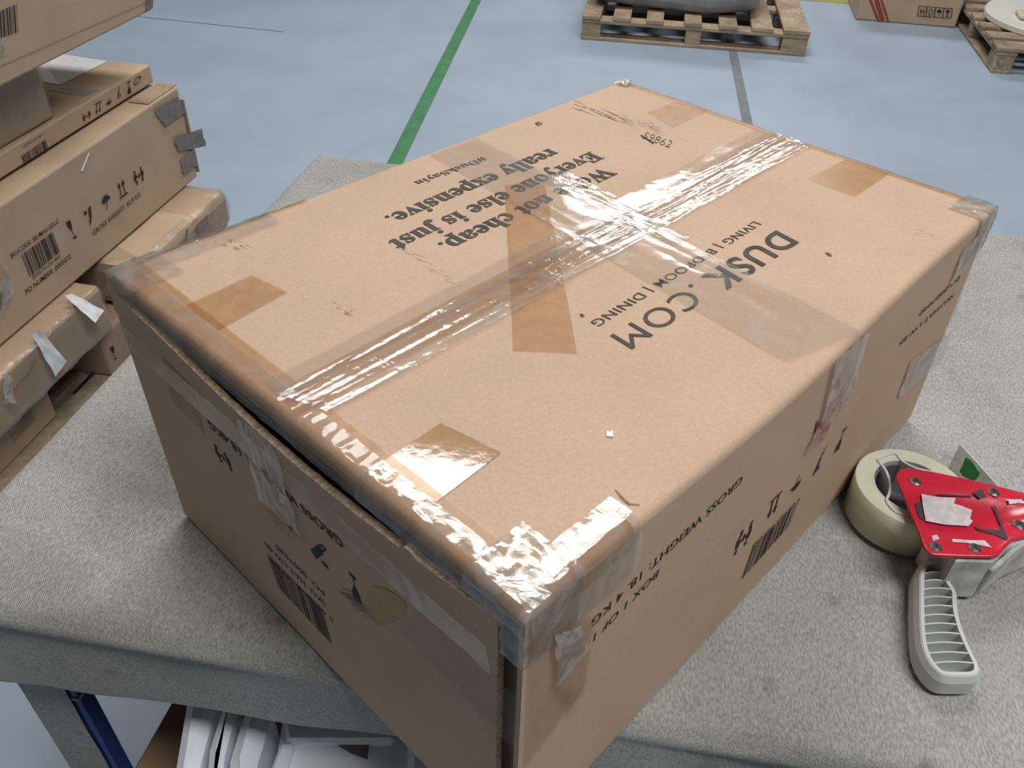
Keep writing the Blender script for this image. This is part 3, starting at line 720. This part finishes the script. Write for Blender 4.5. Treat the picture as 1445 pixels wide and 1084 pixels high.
# ================================================================== POLYSTYRENE
gf = 'polystyrene packing pieces under the table'
SF = SZ + .001
foam('foam_block', [(262, 985), (304, 985), (276, 1090), (258, 1160), (232, 1160)], SF, .52, 'narrow white polystyrene strip at the end of the row on the lower shelf', .010, gf)
foam('foam_block', [(314, 990), (334, 990), (315, 1062), (306, 1160), (286, 1160), (294, 1055)], SF, .53, 'slim white polystyrene bar between the end strip and the broader bar', .008, gf)
foam('foam_block', [(344, 995), (383, 1000), (360, 1075), (348, 1160), (318, 1160), (322, 1068)], SF, .53, 'broad white polystyrene bar with a sloping end next to the dark gap', .012, gf)
ft = foam('foam_tray', [(396, 1000), (640, 1030), (660, 1180), (366, 1180)], SF, .51, 'wide white polystyrene tray with a recess and a grey tape scrap', .02, gf)
tray = foam('foam_block', [(574, 1045), (660, 1055), (680, 1180), (575, 1180)], .511, .530, 'small white polystyrene slab lying on the wide tray', .008, gf)
FT = Face((0, 0, .51), (0, 0, 1), ft)
pxpoly('grey_tape_scrap', FT, [[(479, 1036), (522, 1042), (519, 1073), (495, 1064), (476, 1052)]], 'grey_tape', .001)
bm_obj('raised_rim', bevel(prism([onz(p, .519)[:2] for p in ((398, 1004), (560, 1025), (556, 1046), (404, 1046))], .506, .519), .004, 1), M['eps'], ft)
bm_obj('raised_rim', bevel(prism([onz(p, .519)[:2] for p in ((396, 1046), (416, 1046), (398, 1110), (372, 1110))], .506, .519), .004, 1), M['eps'], ft)

# ================================================================== THE TAPE GUN
gun_base = onz((1340, 800), T)
gun = thing('tape_dispenser', 'handheld packing tape gun with red metal plate and ribbed grey handle lying on the burlap', 'tape gun', tuple(gun_base))
zp = T + 0.066
def xy(p, z): q = onz(p, z); return (q.x, q.y)
g3 = crop(1150, 600, 4.898); g4 = crop(1240, 740, 4.517)
# roll
rc = onz((1282.5, 684), T + .050); RO, RI = 0.0600, 0.0405; rc = rc + Vector((.0035, -.002, 0))
def lathe(profile, center, n, mat, name, parent, smooth=True, mats=None, fm=None):
    vs, fs, ff = [], [], []; m = len(profile)
    for i in range(n):
        a = 2 * math.pi * i / n
        for r, z in profile: vs.append((center.x + r * math.cos(a), center.y + r * math.sin(a), z))
    for i in range(n):
        for j in range(m if fm is None or len(fm) == m else m - 1):
            j2 = (j + 1) % m
            fs.append((i * m + j, ((i + 1) % n) * m + j, ((i + 1) % n) * m + j2, i * m + j2)); ff.append(fm[j] if fm else 0)
    o = mesh(name, vs, fs, mat, parent, mats=mats, fm=ff if fm else None)
    bmx = bmesh.new(); bmx.from_mesh(o.data); bmesh.ops.recalc_face_normals(bmx, faces=bmx.faces); bmx.to_mesh(o.data); bmx.free()
    return o
roll = lathe([(RO, T + .003), (RO, T + .0495), (RO - .0008, T + .050), (RI + .002, T + .050), (RI + .002, T + .003)], rc, 96, None, 'tape_roll', gun, mats=[M['roll'], M['roll_edge']], fm=[0, 1, 1, 1, 1])
for p in roll.data.polygons:
    p.use_smooth = p.material_index == 0
lathe([(RI + .0022, T + .0025), (RI + .0022, T + .0502), (RI - .0002, T + .0502), (RI - .0002, T + .0025)], rc, 72, M['core'], 'cardboard_core', roll)
# hub: floor and inner drum with two sprung white fins
lathe([(RI - .0006, T + .004), (RI - .0006, T + .046), (RI - .003, T + .046), (RI - .003, T + .008), (.004, T + .008), (.004, T + .004)], rc, 64, M['hub'], 'hub', gun)
def fin(pts, name='hub_fin'):
    P = [onz(p, T + .052) for p in pts]; out = []
    for i in range(len(P) - 1):
        for k in range(4):
            t = k / 4; p0, p1, p2, p3 = P[max(i - 1, 0)], P[i], P[i + 1], P[min(i + 2, len(P) - 1)]
            out.append(0.5 * ((2 * p1) + (p2 - p0) * t + (2 * p0 - 5 * p1 + 4 * p2 - p3) * t * t + (3 * p1 - p0 - 3 * p2 + p3) * t ** 3))
    out.append(P[-1]); bmx = bmesh.new(); rows = []
    for i, p in enumerate(out):
        d = (out[min(i + 1, len(out) - 1)] - out[max(i - 1, 0)]); d.z = 0; d.normalize(); s = Vector((-d.y, d.x, 0)) * 0.0013
        rows.append([bmx.verts.new((q.x, q.y, z)) for q in (p - s, p + s) for z in (T + .008, T + .052)])
    for a, b in zip(rows, rows[1:]):
        for i, j in ((0, 1), (1, 3), (3, 2), (2, 0)): bmx.faces.new((a[i], a[j], b[j], b[i]))
    bmx.faces.new(rows[0]); bmx.faces.new(rows[-1])
    return bm_obj(name, bmx, M['grey_plastic'], gun)
fin([g3(435, 240), g3(490, 310), g3(520, 400), g3(515, 470), g3(500, 522), g3(560, 595), g3(640, 615), g3(690, 600)])
fin([g3(435, 240), g3(490, 208), g3(560, 195), g3(610, 250), g3(700, 295), g3(800, 318), g3(885, 332)])
# red side plate with a pressed channel
outl = [g3(562, 360), g3(570, 325), g3(600, 300), g3(650, 293), g3(800, 315), g3(1040, 365), g3(1250, 415), g3(1445, 465), (1490, 706), (1512, 716), (1512, 735), (1490, 748), g3(1400, 785), g3(1360, 800), g3(1270, 900), g3(1230, 908), g3(1000, 903), g3(830, 895), g3(790, 880), g3(760, 845), g3(690, 660), g3(620, 500)]
pl = [xy(p, zp) for p in outl]
sp0, sp1 = Vector((*xy(g3(800, 560), zp), 0)), Vector((*xy((1470, 722), zp), 0))
def spine(p):
    e = sp1 - sp0; t = max(0, min(1, (p - sp0).dot(e) / e.length_squared)); return sp0 + e * t
OL = []
for i in range(len(pl)):
    a, b = Vector((*pl[i], 0)), Vector((*pl[(i + 1) % len(pl)], 0)); k = max(1, int((b - a).length / .008))
    OL += [a + (b - a) * (q / k) for q in range(k)]
bm = bmesh.new(); n = len(OL); loops = []
for fr0, dz in ((0.0, -.0032), (0.0, -.0012), (.02, -.0003), (.05, 0), (.09, -.0002), (.13, -.0010), (.40, -.0012), (.46, -.0018), (.58, -.0044), (.62, -.0048)):
    loops.append([bm.verts.new((q.x, q.y, zp + dz)) for q in [p + (spine(p) - p) * fr0 for p in OL]])
for a, b in zip(loops, loops[1:]):
    for i in range(n): bm.faces.new((a[i], a[(i + 1) % n], b[(i + 1) % n], b[i]))
bm.faces.new(loops[-1]); bm.faces.new(loops[0][::-1])
plate = bm_obj('side_plate', bm, M['red_paint'], gun, smooth=True)
RED = Face((0, 0, zp - .0010), (0, 0, 1), plate)
pxpoly('torn_label', RED, [[g3(735, 478), g3(850, 500), g3(970, 505), g3(960, 545), g3(1010, 560), g3(1085, 590), g3(1070, 650), g3(1090, 665), g3(1060, 700), g3(900, 690), g3(765, 665), g3(745, 560)]], 'label_worn', .0006)
for sc_ in ([g3(690, 545), g3(730, 530), g3(755, 665), g3(715, 640)], [g3(1090, 470), g3(1150, 440), g3(1185, 500), g3(1140, 515)], [g3(840, 478), g3(1090, 490), g3(1100, 500), g3(850, 488)],
            [g3(1100, 690), g3(1160, 720), g3(1280, 730), g3(1285, 670), g3(1340, 805), g3(1240, 760), g3(1120, 720)], [g3(1230, 560), g3(1245, 560), g3(1300, 690), g3(1285, 700)]):
    pxpoly('black_scratch', RED, [sc_], 'black', .0008)
for sc_ in ([g3(945, 790), g3(1080, 800), g3(1170, 800), g3(1220, 850), g3(1080, 820), g3(950, 812)], [g3(1335, 520), g3(1430, 515), g3(1420, 540), g3(1340, 550)], [g3(805, 770), g3(840, 760), g3(860, 790), g3(815, 805)]):
    pxpoly('pale_scratch', RED, [sc_], 'label_worn', .0008)
def screw(p, r=.0062, z=zp - .0008):
    c = onz(p, z + .002)
    o = lathe([(0.0004, z - .0005), (r, z - .0005), (r, z + .0012), (r * .72, z + .0026), (0.0004, z + .0028)], c, 20, M['chrome'], 'screw', gun, fm=[0, 0, 0, 0])
    vs, fs = [], []
    for a in (0.4, 0.4 + math.pi / 2):
        d = Vector((math.cos(a), math.sin(a), 0)); s = Vector((-d.y, d.x, 0)); i = len(vs)
        vs += [c + d * x * r * .55 + s * y * r * .13 + Vector((0, 0, z + .0030 - c.z)) for x, y in ((-1, -1), (1, -1), (1, 1), (-1, 1))]; fs.append((i, i + 1, i + 2, i + 3))
    mesh('screw_slot', vs, fs, M['black'], o)
for p in (g3(838, 835), g3(1108, 843), g3(1238, 458), g3(1412, 680), g3(700, 385)): screw(p)
# grey moulded frame below the plate
fr_ = [xy(p, zp) for p in ((1328, 752), (1346, 760), (1352, 785), (1404, 787), (1424, 768), (1452, 757), (1486, 742), (1480, 715), (1440, 700), (1380, 686), (1370, 720), (1320, 735))]
bm = prism(fr_, T + .003, zp - .0062, .002, 1); bm_obj('moulded_frame', bm, M['grey_plastic_dirty'], gun)
# brake lever bracket at the front right of the frame
q0, q1 = xy((1402, 803), T + .05), xy((1447, 768), T + .05)
d = Vector((q1[0] - q0[0], q1[1] - q0[1], 0)).normalized(); s = Vector((d.y, -d.x, 0)) * .004
bm = hexa([Vector((*q0, T + .012)) - s, Vector((*q1, T + .012)) - s, Vector((*q1, T + .012)) + s * .2, Vector((*q0, T + .012)) + s * .2], [Vector((*q0, T + .047)) - s, Vector((*q1, T + .058)) - s, Vector((*q1, T + .058)) + s * .2, Vector((*q0, T + .047)) + s * .2])
bm_obj('brake_lever', bevel(bm, .001, 1), M['grey_plastic_dirty'], gun)
# handle
zh = T + .027
inner = [(290, 300), (290, 420), (290, 560), (296, 700), (310, 790), (345, 870), (400, 932), (440, 941), (590, 941), (611, 925), (608, 890), (562, 800), (522, 710), (492, 620), (474, 540), (468, 470), (470, 425), (435, 378), (418, 330), (404, 272), (370, 246), (322, 250)]
for _ in range(2):
    inner = [q for i in range(len(inner)) for q in ((inner[i][0] * .75 + inner[(i + 1) % len(inner)][0] * .25, inner[i][1] * .75 + inner[(i + 1) % len(inner)][1] * .25), (inner[i][0] * .25 + inner[(i + 1) % len(inner)][0] * .75, inner[i][1] * .25 + inner[(i + 1) % len(inner)][1] * .75))]
inn = [Vector((*xy(g4(*p), zh), 0)) for p in inner]
def offset_poly(P, w):
    out = []; n = len(P); area_ = sum(P[i].x * P[(i + 1) % n].y - P[(i + 1) % n].x * P[i].y for i in range(n)); sg = 1 if area_ > 0 else -1
    for i in range(n):
        a = (P[i] - P[i - 1]).normalized(); b = (P[(i + 1) % n] - P[i]).normalized(); t = (a + b).normalized()
        out.append(P[i] + Vector((t.y, -t.x, 0)) * w * sg)
    return out
outer = offset_poly(inn, .0045); outlow = offset_poly(inn, .0075)
bm = bmesh.new(); n = len(inn)
loops = [[bm.verts.new((p.x, p.y, z)) for p in L_] for L_, z in ((outlow, T + .002), (outlow, zh - .008), (outer, zh - .0012), (offset_poly(inn, .0032), zh), (inn, zh), (inn, T + .010))]
for a, b in zip(loops, loops[1:]):
    for i in range(n): bm.faces.new((a[i], a[(i + 1) % n], b[(i + 1) % n], b[i]))
bm.faces.new(loops[-1]); bm.faces.new(loops[0][::-1])
hd = bm_obj('handle', bm, M['grey_plastic'], gun)
def edge_x(y, left):
    xs = []
    for i in range(len(inner)):
        (x0, y0), (x1, y1) = inner[i], inner[(i + 1) % len(inner)]
        if (y0 - y) * (y1 - y) <= 0 and y0 != y1: xs.append(x0 + (x1 - x0) * (y - y0) / (y1 - y0))
    return min(xs) if left else max(xs)
for y in (312, 362, 414, 468, 524, 582, 638, 698, 760, 822, 884):
    xl, xr = edge_x(y, True) - 2, edge_x(y, False) + 2; bm = bmesh.new(); rows = []
    for k in range(9):
        t = k / 8; yy = y - 9 * math.sin(math.pi * t)
        p = Vector((*xy(g4(xl + (xr - xl) * t, yy), zh - .0006), 0)); s = Vector((0.0002, .00075, 0))
        rows.append([bm.verts.new((q.x, q.y, z)) for q in (p - s, p + s) for z in (T + .0105, zh - .0006)])
    for a, b in zip(rows, rows[1:]):
        for i, j in ((0, 1), (1, 3), (3, 2), (2, 0)): bm.faces.new((a[i], a[j], b[j], b[i]))
    bm.faces.new(rows[0]); bm.faces.new(rows[-1])
    bm_obj('handle_rib', bm, M['grey_plastic'], hd)
# clear front flap with a green sticker, standing upright
ztp = T + .052
f0, f1 = onz((1355, 627), ztp), onz((1414, 692), ztp)
d = (f1 - f0).normalized(); s = Vector((-d.y, d.x, 0)) * .0008
bm = hexa([f0 - s - Z1 * .045, f1 - s - Z1 * .045, f1 + s - Z1 * .045, f0 + s - Z1 * .045], [f0 - s, f1 - s, f1 + s, f0 + s])
flap = bm_obj('clear_flap', bm, M['clear'], gun)
fn = s.normalized(); fn = fn if fn.dot(CAM - f0) > 0 else -fn
FLP = Face(f0 + fn * .0012, fn, flap)
pxpoly('green_sticker', FLP, [[g3(1045, 222), g3(1080, 245), g3(1143, 335), g3(1120, 372), g3(1095, 390), g3(1020, 350), g3(1000, 320)]], 'green_label', .0004)
mesh('scratched_edge', [f0 - s + Z1 * .0004, f1 - s + Z1 * .0004, f1 + s + Z1 * .0004, f0 + s + Z1 * .0004], [(0, 1, 2, 3)], M['grey_plastic'], flap)

# ================================================================== THE STACK OF CARTONS BESIDE THE TABLE
def pallet(name, label, loc, rz, xs, Ly, mat, group, h=.13, seed=0):
    """deck boards run along local y at the given x spans"""
    p = thing(name, label, 'pallet', loc, rz, group); rnd = random.Random(seed); Lx = xs[-1][1]
    def part(nm, x0, x1, y0, y1, z0, z1, j=0.0):
        bm = bevel(boxbm(x0, x1, y0, y1, z0, z1), .003, 1)
        if j: bm.transform(Matrix.Rotation(rnd.uniform(-j, j), 4, 'Z'))
        return bm_obj(nm, bm, mat, p, world=False)
    for x0, x1 in xs: part('deck_board', x0, x1, rnd.uniform(-.004, .004), Ly + rnd.uniform(-.004, .004), h - .02, h)
    ys = ((0.004, .1), (Ly / 2 - .05, Ly / 2 + .05), (Ly - .1, Ly - .004))
    for a, b in ys:
        part('stringer_board', 0.002, Lx - .002, a, b, h - .04, h - .0205)
        part('bottom_board', 0.002, Lx - .002, a, b, 0, .018)
        for x0, x1 in ((0.004, .105), (Lx / 2 - .04, Lx / 2 + .04), (Lx - .135, Lx - .004)): part('spacer_block', x0, x1, a + .003, b - .003, .0185, h - .0405)
    return p
XS = [(0, .10), (.165, .26), (.343, .435), (.545, .637), (.728, .824), (.898, 1.01), (1.063, 1.2)]
def scaled(k): return [(a * k, b * k) for a, b in XS]

pal3 = pallet('wooden_pallet', 'dark wooden pallet under the stack of cartons beside the table', (-1.72, .28, 0), 0, [(a * .565 / 1.2, b * .565 / 1.2) for a, b in XS], 1.34, M['wood_grey'], 'wooden pallets', .144, 3)

def carton(name, label, x, y, z, bev, mat='kraft_dull', amp=0.0, cuts=0, seed=0, rz=0, wrap=None, group=None, wamp=.004):
    t = thing(name, label, 'box', ((x[0] + x[1]) / 2, (y[0] + y[1]) / 2, z[0]), rz, group)
    bm = boxbm(*x, *y, *z); bevel(bm, bev, 2)
    if amp:
        rough_up(bm, amp, 6, cuts, seed)
        for v in bm.verts: v.co.z = min(max(v.co.z, z[0] + .0006), z[1])
    bd = bm_obj('carton_body', bm, M[mat], t)
    if rz:
        # turn about the front right-hand edge
        pass
    if wrap:
        bm = boxbm(x[0] - .002, x[1] + .003, y[0] - .002, y[1] + .003, z[0] + .004, z[1] - .0); bevel(bm, bev * 1.1, 2)
        bmesh.ops.subdivide_edges(bm, edges=bm.edges, cuts=9, use_grid_fill=True)
        bmesh.ops.subdivide_edges(bm, edges=[e for e in bm.edges if e.calc_length() > .02], cuts=2, use_grid_fill=True)
        for v in bm.verts:
            if amp: v.co += noise.noise_vector(v.co * 6 + Vector((seed, seed * 1.7, 0))) * amp
            v.co.x += wamp * abs(noise.noise(Vector((v.co.x * 14 + seed, v.co.y * 22, v.co.z * 9)))) + .004 * max(0, 1 - 3 * abs(noise.noise(Vector((v.co.y * 30 + seed, v.co.z * 12, v.co.x * 20)))))
            v.co.z = min(v.co.z, z[1] + .0008)
        bm_obj('plastic_wrap', bm, M[wrap], t, smooth=True)
    return t, bd
def frontface(x, parent): return Face((x, 0, 0), (1, 0, 0), parent)
k1 = crop(0, 0, 4.014); k2 = crop(0, 200, 4.014); k3 = crop(0, 430, 4.014)
XB = -1.74
# bottom layer
G, Gb = carton('carton', 'brown carton at the bottom of the stack with a smudged barcode on the pallet', (XB, -1.21), (.30, .905), (.144, .262), .006, amp=.003, cuts=2, seed=1)
FG = frontface(-1.2065, Gb)
barcode(FG, k3(55, 742), k3(185, 588), k3(205, 640), k3(75, 782), 18, 'ink_faint', .002, 3)
text('1', FG, (1, 1), (2, 1), (1, 0)) if False else None
Fx, Fb = carton('carton', 'brown carton in clear film with a black glass symbol at the bottom of the stack', (XB, -1.165), (1.055, 1.50), (.144, .262), .008, amp=.002, cuts=2, seed=4, wrap='film_dull')
FF = frontface(-1.1615, Fb)
icon('glass', FF, k3(640, 318), k3(665, 300), k3(618, 245), 'ink', .001)
carton('carton', 'plain dark carton set back behind the gap in the bottom layer', (XB, -1.36), (.92, 1.045), (.144, .262), .005)
# middle layer
E_, Eb = carton('carton', 'crumpled film-wrapped carton with two white tape strips in the stack', (XB, -1.145), (.30, 1.085), (.270, .388), .012, amp=.006, cuts=5, seed=7, wrap='film_wrap', wamp=.012)
D_, Db = carton('carton', 'rounded film-wrapped carton sticking out below the widest carton of the stack', (XB, -1.10), (1.165, 1.60), (.268, .388), .028, amp=.006, cuts=4, seed=9, wrap='film_wrap', wamp=.008)
FE = frontface(-1.128, E_)
def drape(name, parent, quad, xf, mat, amp=.004, seed=0, nz_=.25):
    return sheet(name, Face((xf, 0, .33), (1, 0, nz_), parent), quad, mat, .004, 10, 10, amp, 3, 4, seed=seed, mode='soft')
drape('white_tape', E_, [k3(165, 165), k3(215, 150), k3(368, 325), k3(300, 410)], -1.124, 'white_tape', seed=2)
sheet('white_tape', Face((-1.133, 0, .386), (.6, 0, .8), E_), [k2(360, 880), k2(400, 870), k2(585, 965), k2(535, 1035)], 'white_tape', .004, 10, 10, .003, 3, 4, seed=3, mode='soft')
drape('grey_film', E_, [k3(0, 370), k3(30, 380), k3(85, 560), k3(0, 560)], -1.13, 'film_milk', .008, 4)
pxpoly('split_seam', FE, [[k3(190, 310), k3(200, 300), k3(160, 395), k3(110, 440), k3(75, 490), k3(70, 480), k3(105, 430), k3(150, 390)], ], 'wood_dark', .003)
FD = frontface(-1.095, D_)
pxpoly('printed_mark', FD, [[k2(1095, 475), k2(1165, 410), k2(1170, 460), k2(1110, 520)], [k2(1040, 500), k2(1055, 485), k2(1050, 540), k2(1035, 555)]], 'ink_faint', .006)
# the widest carton
C_, Cb = carton('carton', 'long brown carton with barcode, handling symbols and grey tape on its corner', (XB, -1.20), (.32, 1.632), (.390, .634), .005, amp=.0015, cuts=3, seed=2)
FC = frontface(-1.1985, Cb); FCT = frontface(-1.1985, C_)
text('SKUCODE: SIE-MAU-SDLC', FC, k2(62, 662), k2(333, 458), k2(54, 636), weight=.006)
barcode(FC, k2(120, 640), k2(300, 507), k2(342, 620), k2(168, 765), 30, seed=9)
text('5056751241443', FC, k2(186, 782), k2(343, 657), k2(180, 758))
text('PO NUMBER: 0005072', FC, k2(148, 866), k2(403, 658), k2(140, 838), weight=.006)
text('GROSS WEIGHT: 42.9 KG', FC, k2(528, 532), k2(796, 306), k2(521, 506), weight=.004)
icon('glass', FC, k2(412, 556), k2(440, 536), k2(368, 458)); icon('knife', FC, k2(490, 492), k2(545, 448), k2(470, 392))
icon('umbrella', FC, k2(585, 395), k2(632, 360), k2(570, 322)); icon('arrows', FC, k2(677, 327), k2(724, 290), k2(655, 240)); icon('hands', FC, k2(765, 252), k2(822, 212), k2(748, 172))
sheet('grey_tape', FCT, [k1(868, 625), k1(1000, 548), k1(1045, 640), k1(930, 715)], 'grey_tape', .0012, 8, 8, .001, 3, 3, jag=.03)
sheet('grey_tape', FCT, [k1(975, 780), k1(1140, 728), k1(1156, 828), k1(1005, 862)], 'grey_tape', .0016, 8, 8, .003, 3, 3, jag=.03, seed=2)
sheet('grey_tape', FCT, [k1(1018, 905), k1(1098, 838), k1(1112, 935), k1(1038, 992)], 'grey_tape', .0012, 8, 8, .001, 3, 3, jag=.03, seed=3)
sheet('clear_tape', FCT, [k2(0, 680), k2(30, 720), k2(70, 850), k2(0, 990)], 'film_milk', .002, 8, 8, .003, 3, 3)
barcode(FC, k2(-5, 860), k2(20, 830), k2(30, 900), k2(-5, 960), 6, seed=2)
pxpoly('loose_thread', FC, [[k2(498, 62), k2(506, 65), k2(466, 168), k2(455, 165)]], 'paper', .001)
bm_obj('split_corner_flap', bevel(boxbm(-1.215, -1.196, 1.634, 1.642, .40, .60), .002, 1), M['kraft_edge'], C_)
# torn top flap edge of that carton
bm = boxbm(-1.258, -1.205, 1.50, 1.637, .6350, .6365); rough_up(bm, .0012, 30, 3, 5); bm_obj('torn_top_flap', bm, M['kraft_edge'], C_)
# shallow carton on top of it
BX = -1.262; ZB1 = onx((211, 91), BX).z
B_, Bb = carton('carton', 'shallow long carton with a clear document pouch on top in the stack', (-2.05, BX), (.32, onx((211, 89), BX).y), (.640, ZB1), .004, amp=.001, cuts=2, seed=3)
FB = frontface(BX + .001, Bb)
barcode(FB, k1(118, 882), k1(262, 786), k1(276, 840), k1(136, 930), 30, seed=12)
text('5057051241457', FB, k1(130, 838), k1(240, 770), k1(127, 826))
for nm, bl, br, tl in (('hands', (512, 622), (462, 655), (518, 660)), ('arrows', (575, 568), (537, 590), (574, 632)), ('umbrella', (630, 545), (600, 565), (632, 580)), ('knife', (686, 480), (662, 496), (684, 552)), ('glass', (740, 452), (715, 470), (745, 520)), ('ring', (800, 420), (757, 450), (798, 462))):
    icon(nm, FB, k1(*bl), k1(*br), k1(*tl))
FBT = Face((0, 0, ZB1), (0, 0, 1), B_)
sheet('document_pouch', FBT, [k1(240, 334), k1(320, 302), k1(620, 346), k1(345, 490)], 'film', .002, 8, 8, .001, 3, 3)
pxpoly('white_document', FBT, [[k1(200, 344), k1(322, 304), k1(612, 348), k1(345, 482), k1(180, 455)]], 'paper', .001)
sheet('clear_tape', FBT, [k1(270, 510), k1(350, 488), k1(560, 515), k1(470, 550)], 'film_milk', .0014, 6, 6, .001)
# small wrapped carton standing on the shallow one, carrying the top carton
b2f = onz(k1(100, 790), ZB1).x
ZA = onx((205, 18), -1.205).z - .002
B2, B2b = carton('carton', 'small film-wrapped carton between the shallow carton and the top carton of the stack', (XB, min(b2f, BX - .012)), (.40, onz(k1(248, 660), ZB1).y), (ZB1 + .001, ZA - .002), .006, amp=.002, cuts=3, seed=6, wrap='film_wrap', wamp=.008)
# top carton
A_, Ab = carton('carton', 'dark brown carton on top of the stack with a barcode and grey corner tape', (XB, -1.205), (.30, onx((215, 13), -1.205).y), (ZA, ZA + .24), .005, amp=.001, cuts=2, seed=5)
FA = frontface(-1.204, Ab)
barcode(FA, k1(-40, 80), k1(95, 20), k1(105, 180), k1(-30, 225), 14, seed=14)
sheet('grey_tape', frontface(-1.204, A_), [k1(823, -10), k1(868, -25), k1(864, 48), k1(823, 65)], 'grey_tape', .001, 2, 2)
sheet('clear_tape', frontface(-1.204, A_), [k1(-10, 225), k1(30, 210), k1(30, 310), k1(-10, 330)], 'film_milk', .001, 4, 4)
# folded line along the bottom of the top carton
pxpoly('score_line', FA, [[k1(0, 372), k1(820, 15), k1(820, 19), k1(0, 377)]], 'kraft_edge', .0006)

# ================================================================== THINGS ON THE FLOOR BEHIND
pal1 = pallet('wooden_pallet', 'worn wooden pallet with a grey plastic-wrapped load standing free on the floor', tuple(onz((819, 56), 0)), math.radians(2.3), scaled(1.0), 1.0, M['wood'], 'wooden pallets', .128, 1)
bm = boxbm(-.50, .40, 4.60, 5.35, .131, .52)
bevel(bm, .09, 4); bmesh.ops.subdivide_edges(bm, edges=bm.edges, cuts=3, use_grid_fill=True)
for v in bm.verts:
    k = noise.noise_vector(v.co * 4) * .03; v.co += k; v.co.z = max(v.co.z, .131)
tag(bm_obj('wrapped_load', bm, M['sack'], smooth=True), 'bulky load in shiny grey plastic wrap on the free-standing pallet', 'wrapped load')
pal2 = pallet('wooden_pallet', 'dark weathered wooden pallet under the round off-white board', (1.612, 4.508 + 1.2, 0), -math.pi / 2, scaled(1.0), 1.0, M['wood_grey'], 'wooden pallets', .128, 2)
PF = Face((0, 4.508, 0), (0, -1, 0), pal2)
# stencilled mark on the corner block
text('C', Face((0, 4.5075, 0), (0, -1, 0), pal2), (1406, 93), (1417, 94), (1408, 78), 'ink_faint', .004, weight=.02, name='stencilled_mark')
lc = Vector((2.14, 5.07, 0)); zd = .1285
dk = thing('round_board', 'round off-white board lying on the weathered pallet beside the red-striped carton', 'board', (lc.x, lc.y, zd))
lathe([(0.001, zd), (.47, zd), (.474, zd + .004), (.474, zd + .028), (.468, zd + .034), (0.001, zd + .034)], lc, 96, M['offwhite'], 'disc', dk, fm=[0] * 5)
sb = boxbm(1.80, 1.98, 4.92, 5.06, zd + .0345, zd + .06); bevel(sb, .01, 2); rough_up(sb, .008, 12, 2, 3)
for v in sb.verts: v.co.z = max(v.co.z, zd + .0345)
tag(bm_obj('plastic_part', sb, M['beige']), 'small beige plastic part lying on the round off-white board', 'plastic part')
RCx0, RCx1 = 1.03, 1.600
rct = thing('carton', 'brown carton with red diagonal stripes and boxed handling symbols standing beside the weathered pallet', 'box', ((RCx0 + RCx1) / 2, 5.5, 0))
bm = boxbm(RCx0, RCx1, 5.31, 5.75, 0.001, .36); bevel(bm, .008, 2); rough_up(bm, .004, 5, 3, 8); rcb = bm_obj('carton_body', bm, M['kraft_dull'], rct)
RF = Face((0, 5.306, 0), (0, -1, 0), rcb); kr = crop(1145, 0, 4.817)
pxpoly('red_stripe', RF, [[kr(385, -30), kr(398, -30), kr(468, 150), kr(455, 150)], [kr(462, -30), kr(474, -30), kr(534, 155), kr(522, 155)]], 'red_print', .003)
pxpoly('red_stripe', RF, [[kr(425, -10), kr(455, -10), kr(500, 135), kr(475, 140)]], 'red_print', .0025)
for i, nm in enumerate(('hands', 'ring', 'umbrella', 'glass')):
    x0 = 720 + i * 57; y0 = 108 + i * 4
    icon(nm, RF, kr(x0 + 14, y0 - 8), kr(x0 + 48, y0 - 5), kr(x0 + 20, y0 - 54), 'ink', .003)
    A_p = [kr(x0, y0), kr(x0 + 57, y0 + 4), kr(x0 + 67, y0 - 62), kr(x0 + 12, y0 - 66)]
    fr = []
    for j in range(4):
        a, b = A_p[j], A_p[(j + 1) % 4]; fr.append(seg(*a, *b, .9))
    pxpoly('symbol_frame', RF, fr, 'ink', .0032)
